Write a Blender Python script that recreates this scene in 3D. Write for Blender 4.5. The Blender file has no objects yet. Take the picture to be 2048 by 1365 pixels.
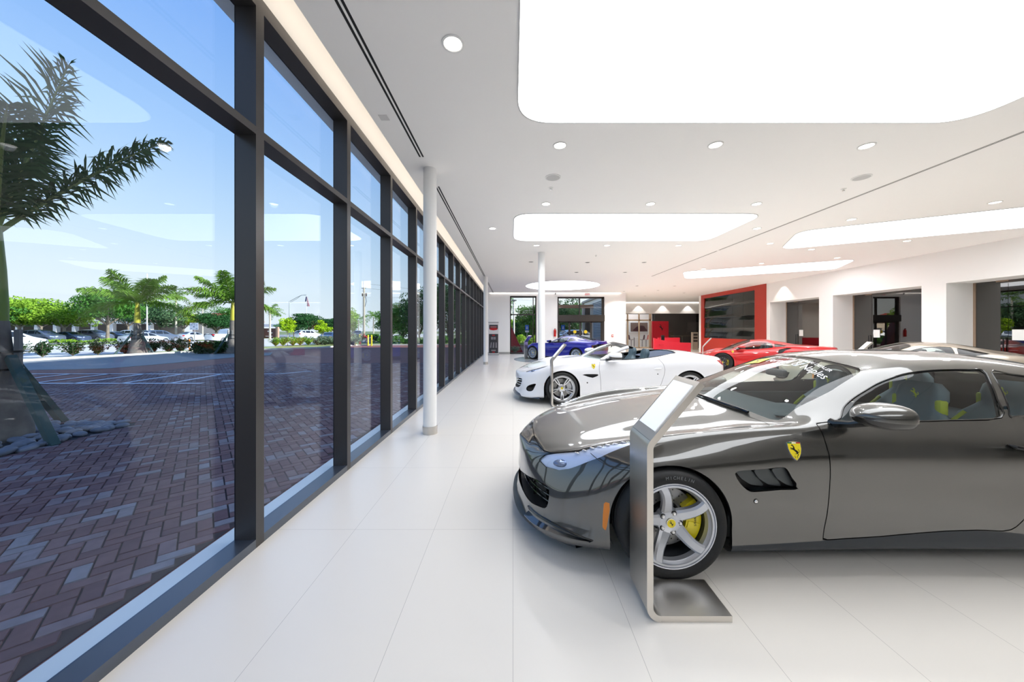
import bpy, bmesh, math, random
import numpy as np
from mathutils import Vector, Matrix
from mathutils.geometry import tessellate_polygon
from mathutils.bvhtree import BVHTree
SC = bpy.context.scene
COL = SC.collection
PI = math.pi
rad = math.radians

def s2l(c):
    return tuple((v / 255 / 12.92) if v / 255 <= .04045 else ((v / 255 + .055) / 1.055) ** 2.4 for v in c)

MATS = {}
def mat(name, rgb=(200, 200, 200), rough=.5, metal=0., coat=0., spec=.5, emit=None, strength=0., noise=None, bump=None, trans=0., ior=1.45):
    """principled material; noise=(scale, amount) varies the base colour, bump=(scale, strength)"""
    if name in MATS:
        return MATS[name]
    m = bpy.data.materials.new(name); m.use_nodes = True
    nt = m.node_tree; b = nt.nodes['Principled BSDF']
    c = s2l(rgb)
    b.inputs['Base Color'].default_value = (*c, 1)
    b.inputs['Roughness'].default_value = rough
    b.inputs['Metallic'].default_value = metal
    b.inputs['Coat Weight'].default_value = coat
    b.inputs['Coat Roughness'].default_value = .03
    b.inputs['Specular IOR Level'].default_value = spec
    b.inputs['IOR'].default_value = ior
    b.inputs['Transmission Weight'].default_value = trans
    if emit:
        b.inputs['Emission Color'].default_value = (*s2l(emit), 1)
        b.inputs['Emission Strength'].default_value = strength
    if noise or bump:
        tc = nt.nodes.new('ShaderNodeTexCoord')
        if noise:
            n = nt.nodes.new('ShaderNodeTexNoise'); n.inputs['Scale'].default_value = noise[0]
            n.inputs['Detail'].default_value = 4
            nt.links.new(tc.outputs['Object'], n.inputs['Vector'])
            r = nt.nodes.new('ShaderNodeValToRGB')
            a = noise[1]
            r.color_ramp.elements[0].position = .3; r.color_ramp.elements[1].position = .7
            r.color_ramp.elements[0].color = (*[v * (1 - a) for v in c], 1)
            r.color_ramp.elements[1].color = (*[min(1, v * (1 + a)) for v in c], 1)
            nt.links.new(n.outputs['Fac'], r.inputs['Fac'])
            nt.links.new(r.outputs['Color'], b.inputs['Base Color'])
        if bump:
            n2 = nt.nodes.new('ShaderNodeTexNoise'); n2.inputs['Scale'].default_value = bump[0]
            nt.links.new(tc.outputs['Object'], n2.inputs['Vector'])
            bp = nt.nodes.new('ShaderNodeBump'); bp.inputs['Strength'].default_value = bump[1]
            bp.inputs['Distance'].default_value = .01
            nt.links.new(n2.outputs['Fac'], bp.inputs['Height'])
            nt.links.new(bp.outputs['Normal'], b.inputs['Normal'])
    MATS[name] = m
    return m

def glassmat(name, tint, ior=1.5, rough=0., refl=1.):
    """thin pane: what is behind it seen through a tint, plus a Fresnel mirror"""
    if name in MATS:
        return MATS[name]
    m = bpy.data.materials.new(name); m.use_nodes = True
    nt = m.node_tree; nt.nodes.clear()
    o = nt.nodes.new('ShaderNodeOutputMaterial')
    t = nt.nodes.new('ShaderNodeBsdfTransparent'); t.inputs['Color'].default_value = (*tint, 1)
    g = nt.nodes.new('ShaderNodeBsdfGlossy'); g.inputs['Roughness'].default_value = rough
    g.inputs['Color'].default_value = (refl, refl, refl, 1)
    f = nt.nodes.new('ShaderNodeFresnel')
    # both faces of the pane mirror alike
    ge = nt.nodes.new('ShaderNodeNewGeometry'); mr = nt.nodes.new('ShaderNodeMapRange')
    mr.inputs['To Min'].default_value = ior; mr.inputs['To Max'].default_value = 1 / ior
    nt.links.new(ge.outputs['Backfacing'], mr.inputs['Value']); nt.links.new(mr.outputs[0], f.inputs['IOR'])
    mx = nt.nodes.new('ShaderNodeMixShader')
    nt.links.new(f.outputs[0], mx.inputs[0]); nt.links.new(t.outputs[0], mx.inputs[1]); nt.links.new(g.outputs[0], mx.inputs[2])
    nt.links.new(mx.outputs[0], o.inputs['Surface'])
    MATS[name] = m
    return m

def tag(o, label=None, cat=None, group=None, kind=None):
    if label: o['label'] = label
    if cat: o['category'] = cat
    if group: o['group'] = group
    if kind: o['kind'] = kind
    return o

def empty(name, loc=(0, 0, 0), rz=0., label=None, cat=None, group=None, kind=None, parent=None):
    o = bpy.data.objects.new(name, None); COL.objects.link(o)
    o.empty_display_size = .1
    o.location = loc; o.rotation_euler = (0, 0, rz)
    if parent: o.parent = parent
    return tag(o, label, cat, group, kind)

def copy_tree(o, parent=None):
    c = o.copy(); COL.objects.link(c)
    if parent: c.parent = parent
    for ch in list(o.children):
        copy_tree(ch, c)
    return c

class G:
    """collects shapes and links them as ONE mesh object"""
    def __init__(s):
        s.v = []; s.f = []; s.mi = []; s.cur = 0; s.mats = []
    def use(s, m):
        if m not in s.mats: s.mats.append(m)
        s.cur = s.mats.index(m); return s
    def add(s, vs, fs, M=None):
        n = len(s.v)
        for p in vs:
            p = Vector(p)
            if M is not None: p = M @ p
            s.v.append(p)
        for f in fs:
            s.f.append([i + n for i in f]); s.mi.append(s.cur)
        return s
    def box(s, a, b, M=None):
        x0, y0, z0 = a; x1, y1, z1 = b
        if x0 > x1: x0, x1 = x1, x0
        if y0 > y1: y0, y1 = y1, y0
        if z0 > z1: z0, z1 = z1, z0
        vs = [(x0, y0, z0), (x1, y0, z0), (x1, y1, z0), (x0, y1, z0), (x0, y0, z1), (x1, y0, z1), (x1, y1, z1), (x0, y1, z1)]
        return s.add(vs, [(0, 3, 2, 1), (4, 5, 6, 7), (0, 1, 5, 4), (1, 2, 6, 5), (2, 3, 7, 6), (3, 0, 4, 7)], M)
    def rbox(s, c, size, r=.01, seg=2, M=None):
        bm = bmesh.new(); bmesh.ops.create_cube(bm, size=1)
        for v in bm.verts: v.co = Vector((v.co.x * size[0], v.co.y * size[1], v.co.z * size[2]))
        bmesh.ops.bevel(bm, geom=bm.edges[:], offset=r, segments=seg, affect='EDGES', profile=.5)
        bm.verts.index_update()
        T = Matrix.Translation(c) if M is None else M @ Matrix.Translation(c)
        s.add([v.co for v in bm.verts], [[v.index for v in f.verts] for f in bm.faces], T)
        bm.free(); return s
    def cyl(s, p0, p1, r0, r1=None, n=16, caps=True):
        return s.tube([p0, p1], [r0, r0 if r1 is None else r1], n, caps)
    def tube(s, pts, r, n=8, caps=True, up=None):
        pts = [Vector(p) for p in pts]
        rs = r if isinstance(r, (list, tuple)) else [r] * len(pts)
        vs = []; fs = []; prev = None
        for i, p in enumerate(pts):
            d = (pts[min(i + 1, len(pts) - 1)] - pts[max(i - 1, 0)])
            if d.length < 1e-9: d = Vector((0, 0, 1))
            d.normalize()
            if prev is None:
                a = Vector(up) if up else (Vector((0, 0, 1)) if abs(d.z) < .9 else Vector((1, 0, 0)))
                u = a.cross(d); u.normalize()
            else:
                u = prev - d * prev.dot(d)
                if u.length < 1e-6: u = Vector((1, 0, 0)).cross(d)
                u.normalize()
            prev = u; w = d.cross(u)
            for k in range(n):
                t = 2 * PI * k / n
                vs.append(p + (u * math.cos(t) + w * math.sin(t)) * rs[i])
        for i in range(len(pts) - 1):
            for k in range(n):
                a = i * n + k; b = i * n + (k + 1) % n
                fs.append((a, b, b + n, a + n))
        if caps:
            fs.append(tuple(reversed(range(n)))); fs.append(tuple(range((len(pts) - 1) * n, len(pts) * n)))
        return s.add(vs, fs)
    def lathe(s, prof, n=32, M=None, close=False):
        """profile of (radius, height) turned about Z"""
        vs = []; fs = []
        for r, h in prof:
            for k in range(n):
                t = 2 * PI * k / n
                vs.append((r * math.cos(t), r * math.sin(t), h))
        m = len(prof)
        for i in range(m if close else m - 1):
            for k in range(n):
                a = i * n + k; b = i * n + (k + 1) % n; j = ((i + 1) % m) * n
                fs.append((a, b, j + (k + 1) % n, j + k))
        return s.add(vs, fs, M)
    def prism(s, poly, h0, h1, M=None, caps=True):
        """2D polygon (x, y) extruded from z=h0 to h1, then M"""
        n = len(poly)
        ar = sum(poly[i][0] * poly[(i + 1) % n][1] - poly[(i + 1) % n][0] * poly[i][1] for i in range(n))
        if ar < 0: poly = poly[::-1]
        vs = [(x, y, h0) for x, y in poly] + [(x, y, h1) for x, y in poly]
        fs = [(i, (i + 1) % n, (i + 1) % n + n, i + n) for i in range(n)]
        if caps:
            for t in tessellate_polygon([[Vector((x, y, 0)) for x, y in poly]]):
                a, b, c = t
                A, B, Cc = poly[a], poly[b], poly[c]
                if (B[0] - A[0]) * (Cc[1] - A[1]) - (B[1] - A[1]) * (Cc[0] - A[0]) < 0: a, c = c, a
                fs.append((a + n, b + n, c + n)); fs.append((c, b, a))
        return s.add(vs, fs, M)
    def grid(s, P):
        """P[i][j] points"""
        a = len(P); b = len(P[0])
        return s.add([p for r in P for p in r], [(i * b + j, i * b + j + 1, (i + 1) * b + j + 1, (i + 1) * b + j) for i in range(a - 1) for j in range(b - 1)])
    def ball(s, c, r, n=12, sq=(1, 1, 1), M=None):
        prof = [(math.sin(PI * i / n) * 1., -math.cos(PI * i / n)) for i in range(n + 1)]
        prof[0] = (1e-4, -1); prof[-1] = (1e-4, 1)
        T = Matrix.Translation(c) @ Matrix.Diagonal((r * sq[0], r * sq[1], r * sq[2], 1))
        return s.lathe(prof, n * 2, T if M is None else M @ T)
    def text(s, txt, size, M, depth=.0, align='CENTER', squash=1., shear=0.):
        cu = bpy.data.curves.new('lettering', 'FONT'); cu.body = txt; cu.size = size; cu.align_x = align; cu.align_y = 'CENTER'
        cu.extrude = depth; cu.resolution_u = 3; cu.shear = shear
        ob = bpy.data.objects.new('lettering', cu); COL.objects.link(ob)
        bpy.context.view_layer.update()
        me = ob.evaluated_get(bpy.context.evaluated_depsgraph_get()).to_mesh()
        s.add([(v.co.x * squash, v.co.y, v.co.z) for v in me.vertices], [list(p.vertices) for p in me.polygons], M)
        bpy.data.objects.remove(ob); bpy.data.curves.remove(cu)
        return s
    def mesh(s, name, m=None, smooth=35):
        me = bpy.data.meshes.new(name)
        me.from_pydata([tuple(p) for p in s.v], [], s.f)
        ms = s.mats or ([m] if m else [])
        for x in ms: me.materials.append(x)
        if s.mats: me.polygons.foreach_set('material_index', s.mi)
        me.update()
        if smooth:
            me.polygons.foreach_set('use_smooth', [True] * len(me.polygons))
            me.set_sharp_from_angle(angle=rad(smooth))
        return me
    def build(s, name, m=None, parent=None, smooth=35, loc=None):
        o = bpy.data.objects.new(name, s.mesh(name, m, smooth)); COL.objects.link(o)
        if parent: o.parent = parent
        if loc: o.location = loc
        return o

def thing(g, name, m, label, cat, group=None, kind=None, loc=None, smooth=35):
    return tag(g.build(name, m, None, smooth, loc), label, cat, group, kind)

def struct(g, name, m, smooth=35, loc=None, label=None, cat=None):
    return tag(g.build(name, m, None, smooth, loc), label, cat, None, 'structure')

def fillet(poly, r, n=5):
    out = []; N = len(poly)
    for i in range(N):
        p = Vector(poly[i]); a = Vector(poly[i - 1]); b = Vector(poly[(i + 1) % N])
        rr = min(r, (a - p).length * .45, (b - p).length * .45)
        p0 = p + (a - p).normalized() * rr; p1 = p + (b - p).normalized() * rr
        for k in range(n + 1):
            t = k / n
            q = p0 * (1 - t) ** 2 + p * 2 * t * (1 - t) + p1 * t * t
            out.append((q.x, q.y))
    return out

def pchip(xk, yk, x):
    xk = np.asarray(xk, float); yk = np.asarray(yk, float); x = np.clip(np.asarray(x, float), xk[0], xk[-1])
    h = np.diff(xk); d = np.diff(yk) / h
    m = np.zeros_like(yk)
    if len(xk) == 2: m[:] = d[0]
    else:
        for i in range(1, len(xk) - 1):
            if d[i - 1] * d[i] > 0:
                w1 = 2 * h[i] + h[i - 1]; w2 = h[i] + 2 * h[i - 1]
                m[i] = (w1 + w2) / (w1 / d[i - 1] + w2 / d[i])
        m[0] = d[0]; m[-1] = d[-1]
    i = np.clip(np.searchsorted(xk, x) - 1, 0, len(h) - 1)
    t = (x - xk[i]) / h[i]; H = h[i]
    return ((2 * t**3 - 3 * t**2 + 1) * yk[i] + (t**3 - 2 * t**2 + t) * H * m[i] + (-2 * t**3 + 3 * t**2) * yk[i + 1] + (t**3 - t**2) * H * m[i + 1])

def psdf(poly, X, Y):
    """signed distance to a polygon, negative inside"""
    P = np.asarray(poly, float); A = P; B = np.roll(P, -1, 0)
    d2 = np.full(X.shape, 1e9); ins = np.zeros(X.shape, bool)
    for (ax, ay), (bx, by) in zip(A, B):
        ex, ey = bx - ax, by - ay
        t = np.clip(((X - ax) * ex + (Y - ay) * ey) / (ex * ex + ey * ey + 1e-12), 0, 1)
        d2 = np.minimum(d2, (X - ax - t * ex) ** 2 + (Y - ay - t * ey) ** 2)
        c = ((ay > Y) != (by > Y))
        with np.errstate(divide='ignore', invalid='ignore'):
            c &= X < (bx - ax) * (Y - ay) / (by - ay + 1e-15) + ax
        ins ^= c
    d = np.sqrt(d2)
    return np.where(ins, -d, d)

class TM:
    """triangle skin: per-vertex rows x y z nx ny nz v"""
    def __init__(s, A, T): s.A = A; s.T = T
    def cut(s, f):
        f = np.where(np.abs(f) < 1e-6, 1e-6, f)
        sg = f < 0
        k = sg[s.T].sum(1)
        Tn = [s.T[k == 3]]; Tp = [s.T[k == 0]]
        A = [s.A]; n = len(s.A); cache = {}; new = []
        def mid(a, b):
            key = (a, b) if a < b else (b, a)
            if key not in cache:
                t = f[a] / (f[a] - f[b])
                cache[key] = n + len(new); new.append(s.A[a] * (1 - t) + s.A[b] * t)
            return cache[key]
        ln = []; lp = []
        for tri in s.T[(k == 1) | (k == 2)]:
            a, b, c = (int(q) for q in tri)
            one = sg[a] + 0 + sg[b] + sg[c] == 1
            while sg[a] != one or sg[b] == one or sg[c] == one:
                a, b, c = b, c, a
            p = mid(a, b); q = mid(a, c)
            (ln if one else lp).append((a, p, q))
            (lp if one else ln).extend([(p, b, c), (p, c, q)])
        A = np.vstack([s.A] + ([np.array(new)] if new else []))
        mk = lambda base, l: TM(A, np.vstack([base] + ([np.array(l)] if l else [])).astype(int)).compact()
        return mk(Tn[0], ln), mk(Tp[0], lp)
    def compact(s):
        if len(s.T) == 0: return TM(s.A[:0], s.T)
        u, inv = np.unique(s.T, return_inverse=True)
        return TM(s.A[u], inv.reshape(s.T.shape))
    def mask(s, keep): return TM(s.A, s.T[keep]).compact()
    def side(s, sign):
        cy = s.A[s.T][:, :, 1].mean(1)
        return s.mask(cy * sign > 0)
    def off(s, d):
        A = s.A.copy(); A[:, :3] += A[:, 3:6] * d; return TM(A, s.T)
    def gap(s, f, g=.005):
        w = TM(np.hstack([s.A, f[:, None]]), s.T)
        i, o = w.cut(f + g / 2); _, o = o.cut(o.A[:, -1] - g / 2)
        i.A = i.A[:, :-1]; o.A = o.A[:, :-1]
        return i, o
    def obj(s, name, m, parent, flip=False):
        if len(s.T) == 0: return None
        me = bpy.data.meshes.new(name)
        T = s.T[:, ::-1] if flip else s.T
        me.from_pydata(s.A[:, :3].tolist(), [], T.tolist())
        me.materials.append(m); me.update()
        me.polygons.foreach_set('use_smooth', [True] * len(me.polygons))
        N = s.A[:, 3:6] / (np.linalg.norm(s.A[:, 3:6], axis=1, keepdims=True) + 1e-9)
        me.normals_split_custom_set_from_vertices((-N if flip else N).tolist())
        o = bpy.data.objects.new(name, me); COL.objects.link(o); o.parent = parent
        return o
    def __add__(s, o):
        return TM(np.vstack([s.A, o.A]), np.vstack([s.T, o.T + len(s.A)]))

def skin(curves, L, nx=170, segs=None, hard=()):
    """curves: bottom to roof centre, each (ykeys, zkeys[, dxkeys]); mirrored in y"""
    t = np.linspace(0, 1, nx); x = L * (1 - np.cos(PI * t)) / 2
    g = lambda k: np.arccos(np.clip(1 - 2 * np.array([q[0] for q in k], float) / L, -1, 1)) / PI
    K = len(curves); P = np.zeros((nx, K, 3))
    for j, c in enumerate(curves):
        P[:, j, 0] = x + (pchip(g(c[2]), [q[1] for q in c[2]], t) if len(c) > 2 else 0)
        P[:, j, 1] = pchip(g(c[0]), [q[1] for q in c[0]], t)
        P[:, j, 2] = pchip(g(c[1]), [q[1] for q in c[1]], t)
    ext = np.concatenate([P, (P[:, K - 2:K - 1] * np.array([1, -1, 1]))], 1)
    d = np.diff(ext, axis=1); l = np.linalg.norm(d, axis=2, keepdims=True) + 1e-6
    sl = d / l
    rows = []; vv = []
    segs = segs or [3, 4, 6, 7, 7, 9, 9, 9]
    for j in range(K - 1):
        def tan(i):
            if i == 0: return sl[:, 0]
            return (sl[:, i - 1] * l[:, i] + sl[:, i] * l[:, i - 1]) / (l[:, i - 1] + l[:, i])
        m0 = sl[:, j] if j in hard else tan(j)
        m1 = sl[:, j] if (j + 1) in hard else tan(j + 1)
        n = segs[j]
        for q in range(n + (1 if j == K - 2 else 0)):
            u = q / n; H = l[:, j]
            rows.append((2*u**3-3*u*u+1)*P[:, j] + (u**3-2*u*u+u)*H*m0 + (-2*u**3+3*u*u)*P[:, j+1] + (u**3-u*u)*H*m1)
            vv.append(j + u)
    S = np.stack(rows, 1); nv = S.shape[1]
    R = S[:, ::-1][:, 1:] * np.array([1, -1, 1])
    S = S * np.array([1, -1, 1]); R = R * np.array([1, -1, 1])
    F = np.concatenate([S, R], 1); v = np.array(vv + vv[::-1][1:])
    NV = F.shape[1]
    V = F.reshape(-1, 3); vp = np.tile(v, nx)
    i, j = np.meshgrid(np.arange(nx - 1), np.arange(NV - 1), indexing='ij')
    a = (i * NV + j).ravel(); b = a + 1; c = a + NV; e = c + 1
    T = np.vstack([np.stack([a, c, e], 1), np.stack([a, e, b], 1)])
    fn = np.cross(V[T[:, 1]] - V[T[:, 0]], V[T[:, 2]] - V[T[:, 0]])
    ok = np.linalg.norm(fn, axis=1) > 1e-9
    N = np.zeros_like(V)
    for q in range(3): np.add.at(N, T[:, q], fn)
    # seam points at the nose and tail share their normal by z
    ln = np.linalg.norm(N, axis=1, keepdims=True); N = N / (ln + 1e-12)
    N[:NV] = N[:NV] * .3 + np.array([-1, 0, .15]); N[-NV:] = N[-NV:] * .3 + np.array([1, 0, .1])
    N /= np.linalg.norm(N, axis=1, keepdims=True) + 1e-12
    T = T[ok]
    ctr = V[len(V)//2 - NV//2]
    test = (N[NV*(nx//2) + NV//2])
    if test[2] < 0:
        T = T[:, ::-1]; N = -N
        N[:NV] = np.abs(N[:NV]) * np.array([-1, 0, 1]) ; N[-NV:] = np.abs(N[-NV:]) * np.array([1, 0, 1])
    return TM(np.hstack([V, N, vp[:, None]]), T)

HORSE = [((x - 770) / 560, (700 - y) / 560) for x, y in [(615,485),(640,455),(675,435),(700,455),(725,480),(755,530),(775,600),(770,640),(800,680),(850,710),(890,745),(905,790),(930,800),(955,770),(950,720),(915,640),(925,635),(970,710),(975,770),(945,815),(910,820),(895,850),(890,880),(910,910),(860,975),(845,960),(875,905),(860,870),(830,885),(735,885),(735,865),(800,862),(830,840),(790,790),(740,730),(700,700),(660,670),(630,655),(580,665),(575,650),(620,630),(600,610),(585,600),(575,625),(560,620),(575,580),(600,575),(640,610),(690,605),(705,570),(695,520),(670,490),(640,495)]]
# ---------------------------------------------------------------- cars
def psel(S, pts, depth=.25, nrm=None, mirror=False):
    P = np.array(pts, float); V = S.A[:, :3].copy()
    if mirror: V[:, 1] *= -1
    c = P.mean(0)
    if nrm is None:
        n = np.linalg.svd(P - c)[2][2]
    else:
        n = np.array(nrm, float); n /= np.linalg.norm(n)
    a = np.array([1., 0, 0]) if abs(n[0]) < .8 else np.array([0, 1., 0])
    e1 = a - n * a.dot(n); e1 /= np.linalg.norm(e1); e2 = np.cross(n, e1)
    poly = np.stack([(P - c) @ e1, (P - c) @ e2], 1)
    Q = V - c
    return np.maximum(psdf(poly, Q @ e1, Q @ e2), np.abs(Q @ n) - depth)

def smooth_poly(pts, n=4, closed=True):
    """Catmull-Rom through 3D points"""
    P = [np.array(p, float) for p in pts]; N = len(P); out = []
    for i in range(N if closed else N - 1):
        p0, p1, p2, p3 = (P[i - 1] if closed or i else P[0]), P[i], P[(i + 1) % N], (P[(i + 2) % N] if closed or i + 2 < N else P[-1])
        for k in range(n):
            t = k / n
            out.append(tuple(.5 * (2*p1 + (p2-p0)*t + (2*p0-5*p1+4*p2-p3)*t*t + (3*p1-p0-3*p2+p3)*t**3)))
    if not closed: out.append(tuple(P[-1]))
    return out

def side_poly(p, y=-.85): return [(x, y, z) for x, z in p]

def paint(name, rgb, metal=.5, rough=.32, cior=1.6):
    m = mat(name, rgb, rough, metal, coat=1., spec=.5)
    m.node_tree.nodes['Principled BSDF'].inputs['Coat IOR'].default_value = cior
    return m

BLACK = mat('black_plastic', (18, 18, 19), .45)
GLOSSBLACK = mat('gloss_black', (10, 10, 11), .12, coat=.6)
RUBBER = mat('tyre_rubber', (24, 25, 26), .62, bump=(60, .15))
CHROME = mat('chrome', (225, 226, 228), .12, 1.)
DISC = mat('brake_disc_metal', (150, 150, 150), .35, .7)
DARKMETAL = mat('dark_metal', (40, 41, 43), .35, .8)
BADGE_Y = mat('badge_yellow', (238, 216, 40), .35)
BADGE_K = mat('badge_black', (12, 12, 12), .4)
BADGE_R = mat('badge_red', (190, 30, 35), .4)
WHITEP = mat('white_plastic', (235, 236, 238), .4)
AMBER = mat('amber_marker', (225, 130, 20), .25, coat=.5)
LAMPRED = mat('red_lamp', (170, 12, 16), .15, coat=.6)
LENS = glassmat('lamp_lens', (.86, .9, .98), 1.5)
CARGLASS = glassmat('car_glass', (.80, .88, .87), 1.5)
CARGLASS_D = glassmat('dark_car_glass', (.22, .26, .25), 1.5)

def wheel_meshes(style, rim, cal, R=.34, lettering=False, rr=.262, plain=False, barrel=None):
    """meshes about the wheel axis, outer face towards -Y"""
    T = Matrix.Rotation(PI / 2, 4, 'X')           # lathe Z -> -Y
    out = {}
    g = G().use(rim)
    # barrel and flange (h = outward)
    g.use(barrel or rim).lathe([(.235, -.22), (.215, -.1), (.218, -.05)], 64, T)
    g.use(rim).lathe([(.218, -.05), (.224, -.022), (rr - .028, -.012), (rr - .024, .002), (rr - .013, .003), (rr - .010, -.006), (rr - .006, .004), (rr, .004), (rr + .004, -.004), (rr + .002, -.03), (rr - .006, -.24)], 64, T)
    def spoke(a0, w0, w1, wm, sw=0., y0=-.052, y1=.0, r0=.045, r1=None, th=.04):
        r1 = r1 or rr - .012
        vs = []; fs = []; n = 9
        for i in range(n):
            u = i / (n - 1); r = r0 + (r1 - r0) * u
            w = (w0 * (1 - u) ** 2 + wm * 2 * u * (1 - u) + w1 * u * u) / 2
            h = y0 + (y1 - y0) * (1 - (1 - u) ** 1.6)
            a = a0 + sw * math.sin(PI * u) 
            ca, sa = math.cos(a), math.sin(a)
            for q, hh in ((-1, h - th), (-1, h - .012), (-.62, h), (.62, h), (1, h - .012), (1, h - th)):
                vs.append((r * ca - q * w * sa, r * sa + q * w * ca, hh))
        for i in range(n - 1):
            for k in range(5):
                fs.append((i * 6 + k, (i + 1) * 6 + k, (i + 1) * 6 + k + 1, i * 6 + k + 1))
        fs.append((0, 1, 2, 3, 4, 5)); fs.append(tuple((n - 1) * 6 + k for k in (5, 4, 3, 2, 1, 0)))
        g.add(vs, [f[::-1] for f in fs], T)
    if style == 'five':
        for k in range(5): spoke(2 * PI * k / 5 + rad(33), .085, .066, .052, sw=-.1)
    elif style == 'twin':
        for k in range(5):
            for d in (-1, 1): spoke(2 * PI * k / 5 + rad(54) + d * .075, .03, .03, .026, sw=d * .05, th=.03)
        g.use(GLOSSBLACK); 
        for k in range(5): spoke(2 * PI * k / 5 + rad(54), .03, .02, .028, y0=-.062, y1=-.012, th=.028)
        g.use(rim)
    else:
        for k in range(5):
            a = 2 * PI * k / 5 + rad(18)
            spoke(a, .04, .03, .034, r1=.15, y1=-.014)
            for d in (-1, 1): spoke(a + d * .16, .03, .024, .022, sw=d * .12, r0=.09, y0=-.03, th=.028)
            spoke(a + PI / 5, .03, .02, .022, th=.03)
    g.lathe([(.004, -.038), (.05, -.04), (.078, -.047), (.085, -.075), (.08, -.1)], 40, T)
    for k in range(5):
        a = 2 * PI * k / 5 + rad(33 + 36)
        c = Matrix.Translation((math.cos(a) * .06, 0, math.sin(a) * .06))
        g.use(BLACK).lathe([(.0175, -.06), (.0175, -.042), (.013, -.0415)], 14, c @ T)
        g.use(CHROME).lathe([(.0115, -.05), (.0115, -.037), (.007, -.032), (.0005, -.032)], 12, c @ T)
    out['wheel'] = g.mesh('wheel', None, 30)
    g = G()
    g.lathe([(rr - .004, -.005), (rr + .012, .009), (rr + .03, .016), (R - .03, .014), (R - .018, .006), (R - .008, -.012), (R - .002, -.032), (R, -.05),
             (R, -.072), (R - .007, -.074), (R - .007, -.082), (R, -.084), (R + .001, -.118), (R - .007, -.12), (R - .007, -.128), (R + .001, -.13), (R, -.165),
             (R - .007, -.167), (R - .007, -.175), (R, -.177), (R - .004, -.21), (R - .02, -.24), (R - .045, -.252), (rr, -.24)], 72, T)
    if lettering:
        g.use(RUBBER)
        lt = mat('tyre_lettering', (120, 123, 126), .5)
        g.use(lt)
        word = 'MICHELIN'
        for i, ch in enumerate(word):
            a = rad(84) - (i - 3.5) * rad(4.2)
            rr_ = (rr + R) / 2 + .001
            M = T @ Matrix.Translation((rr_ * math.cos(a), rr_ * math.sin(a), .0158)) @ Matrix.Rotation(a - PI / 2, 4, 'Z')
            g.text(ch, .027, M, .0008)
    out['tyre'] = g.mesh('tyre', RUBBER, 30) if not lettering else g.mesh('tyre', None, 30)
    g = G().use(DISC)
    g.lathe([(.095, -.125), (.19, -.125), (.192, -.13), (.192, -.155), (.095, -.155)], 48, T)
    g.use(DARKMETAL).lathe([(.04, -.09), (.09, -.1), (.1, -.126)], 32, T)
    for ring, (r, n, o) in enumerate(((.115, 12, 0), (.135, 12, .16), (.155, 14, .05), (.175, 16, .1))):
        for k in range(n):
            a = 2 * PI * k / n + o
            g.lathe([(.0042, -.126), (.0042, -.1242), (.0003, -.1241)], 8, Matrix.Translation((r * math.cos(a), 0, r * math.sin(a))) @ T)
    out['brake_disc'] = g.mesh('brake_disc')
    g = G().use(cal)
    a0, a1 = rad(-42), rad(38)
    pol = [(r * math.cos(a), r * math.sin(a)) for r, s_ in ((.212, 1), (.118, -1)) for a in [a0 + (a1 - a0) * (k if s_ > 0 else 14 - k) / 14 for k in range(15)]]
    g.prism(fillet(pol[:15] + pol[15:], .006, 2), -.165, -.082, T)
    for a in (rad(12), rad(-14)):
        g.prism([(.13 * math.cos(a - .16), .13 * math.sin(a - .16)), (.2 * math.cos(a - .12), .2 * math.sin(a - .12)), (.2 * math.cos(a + .12), .2 * math.sin(a + .12)), (.13 * math.cos(a + .16), .13 * math.sin(a + .16))], -.083, -.076, T)
    for a in (rad(8), rad(-20)):
        g.prism([(.205 * math.cos(a - .08), .205 * math.sin(a - .08)), (.222, .222 * math.sin(a - .02)), (.222, .222 * math.sin(a + .03)), (.205 * math.cos(a + .08), .205 * math.sin(a + .08))], -.12, -.09, T)
    if lettering:
        g.use(BADGE_K)
        M = T @ Matrix.Translation((.172, -.004, -.0755)) @ Matrix.Rotation(-PI / 2, 4, 'Z')
        g.text('Ferrari', .026, M, .0005)
    out['brake_caliper'] = g.mesh('brake_caliper')
    g = G().use(DARKMETAL if plain else BADGE_Y)
    g.lathe([(.027, -.04), (.027, -.032), (.025, -.0305), (.0005, -.0305)], 28, T)
    g.use(CHROME).lathe([(.0265, -.034), (.029, -.034), (.029, -.031), (.0265, -.0308)], 28, T)
    if not plain: g.use(BADGE_K).prism([(x * .036, y * .036) for x, y in HORSE], -.0306, -.0298, T)
    out['hub_cap'] = g.mesh('hub_cap')
    return out

def add_wheel(parent, ms, x, y, side, z=.34, spin=0., scale=1.):
    """side -1: outer face to -Y (left of the car)"""
    w = bpy.data.objects.new('wheel', ms['wheel']); COL.objects.link(w); w.parent = parent
    w.location = (x, y, z)
    w.rotation_euler = (0, 0, 0 if side < 0 else PI)
    w.scale = (scale,) * 3
    for n in ('tyre', 'brake_disc', 'brake_caliper', 'hub_cap'):
        o = bpy.data.objects.new(n, ms[n]); COL.objects.link(o); o.parent = w
    return w

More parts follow.
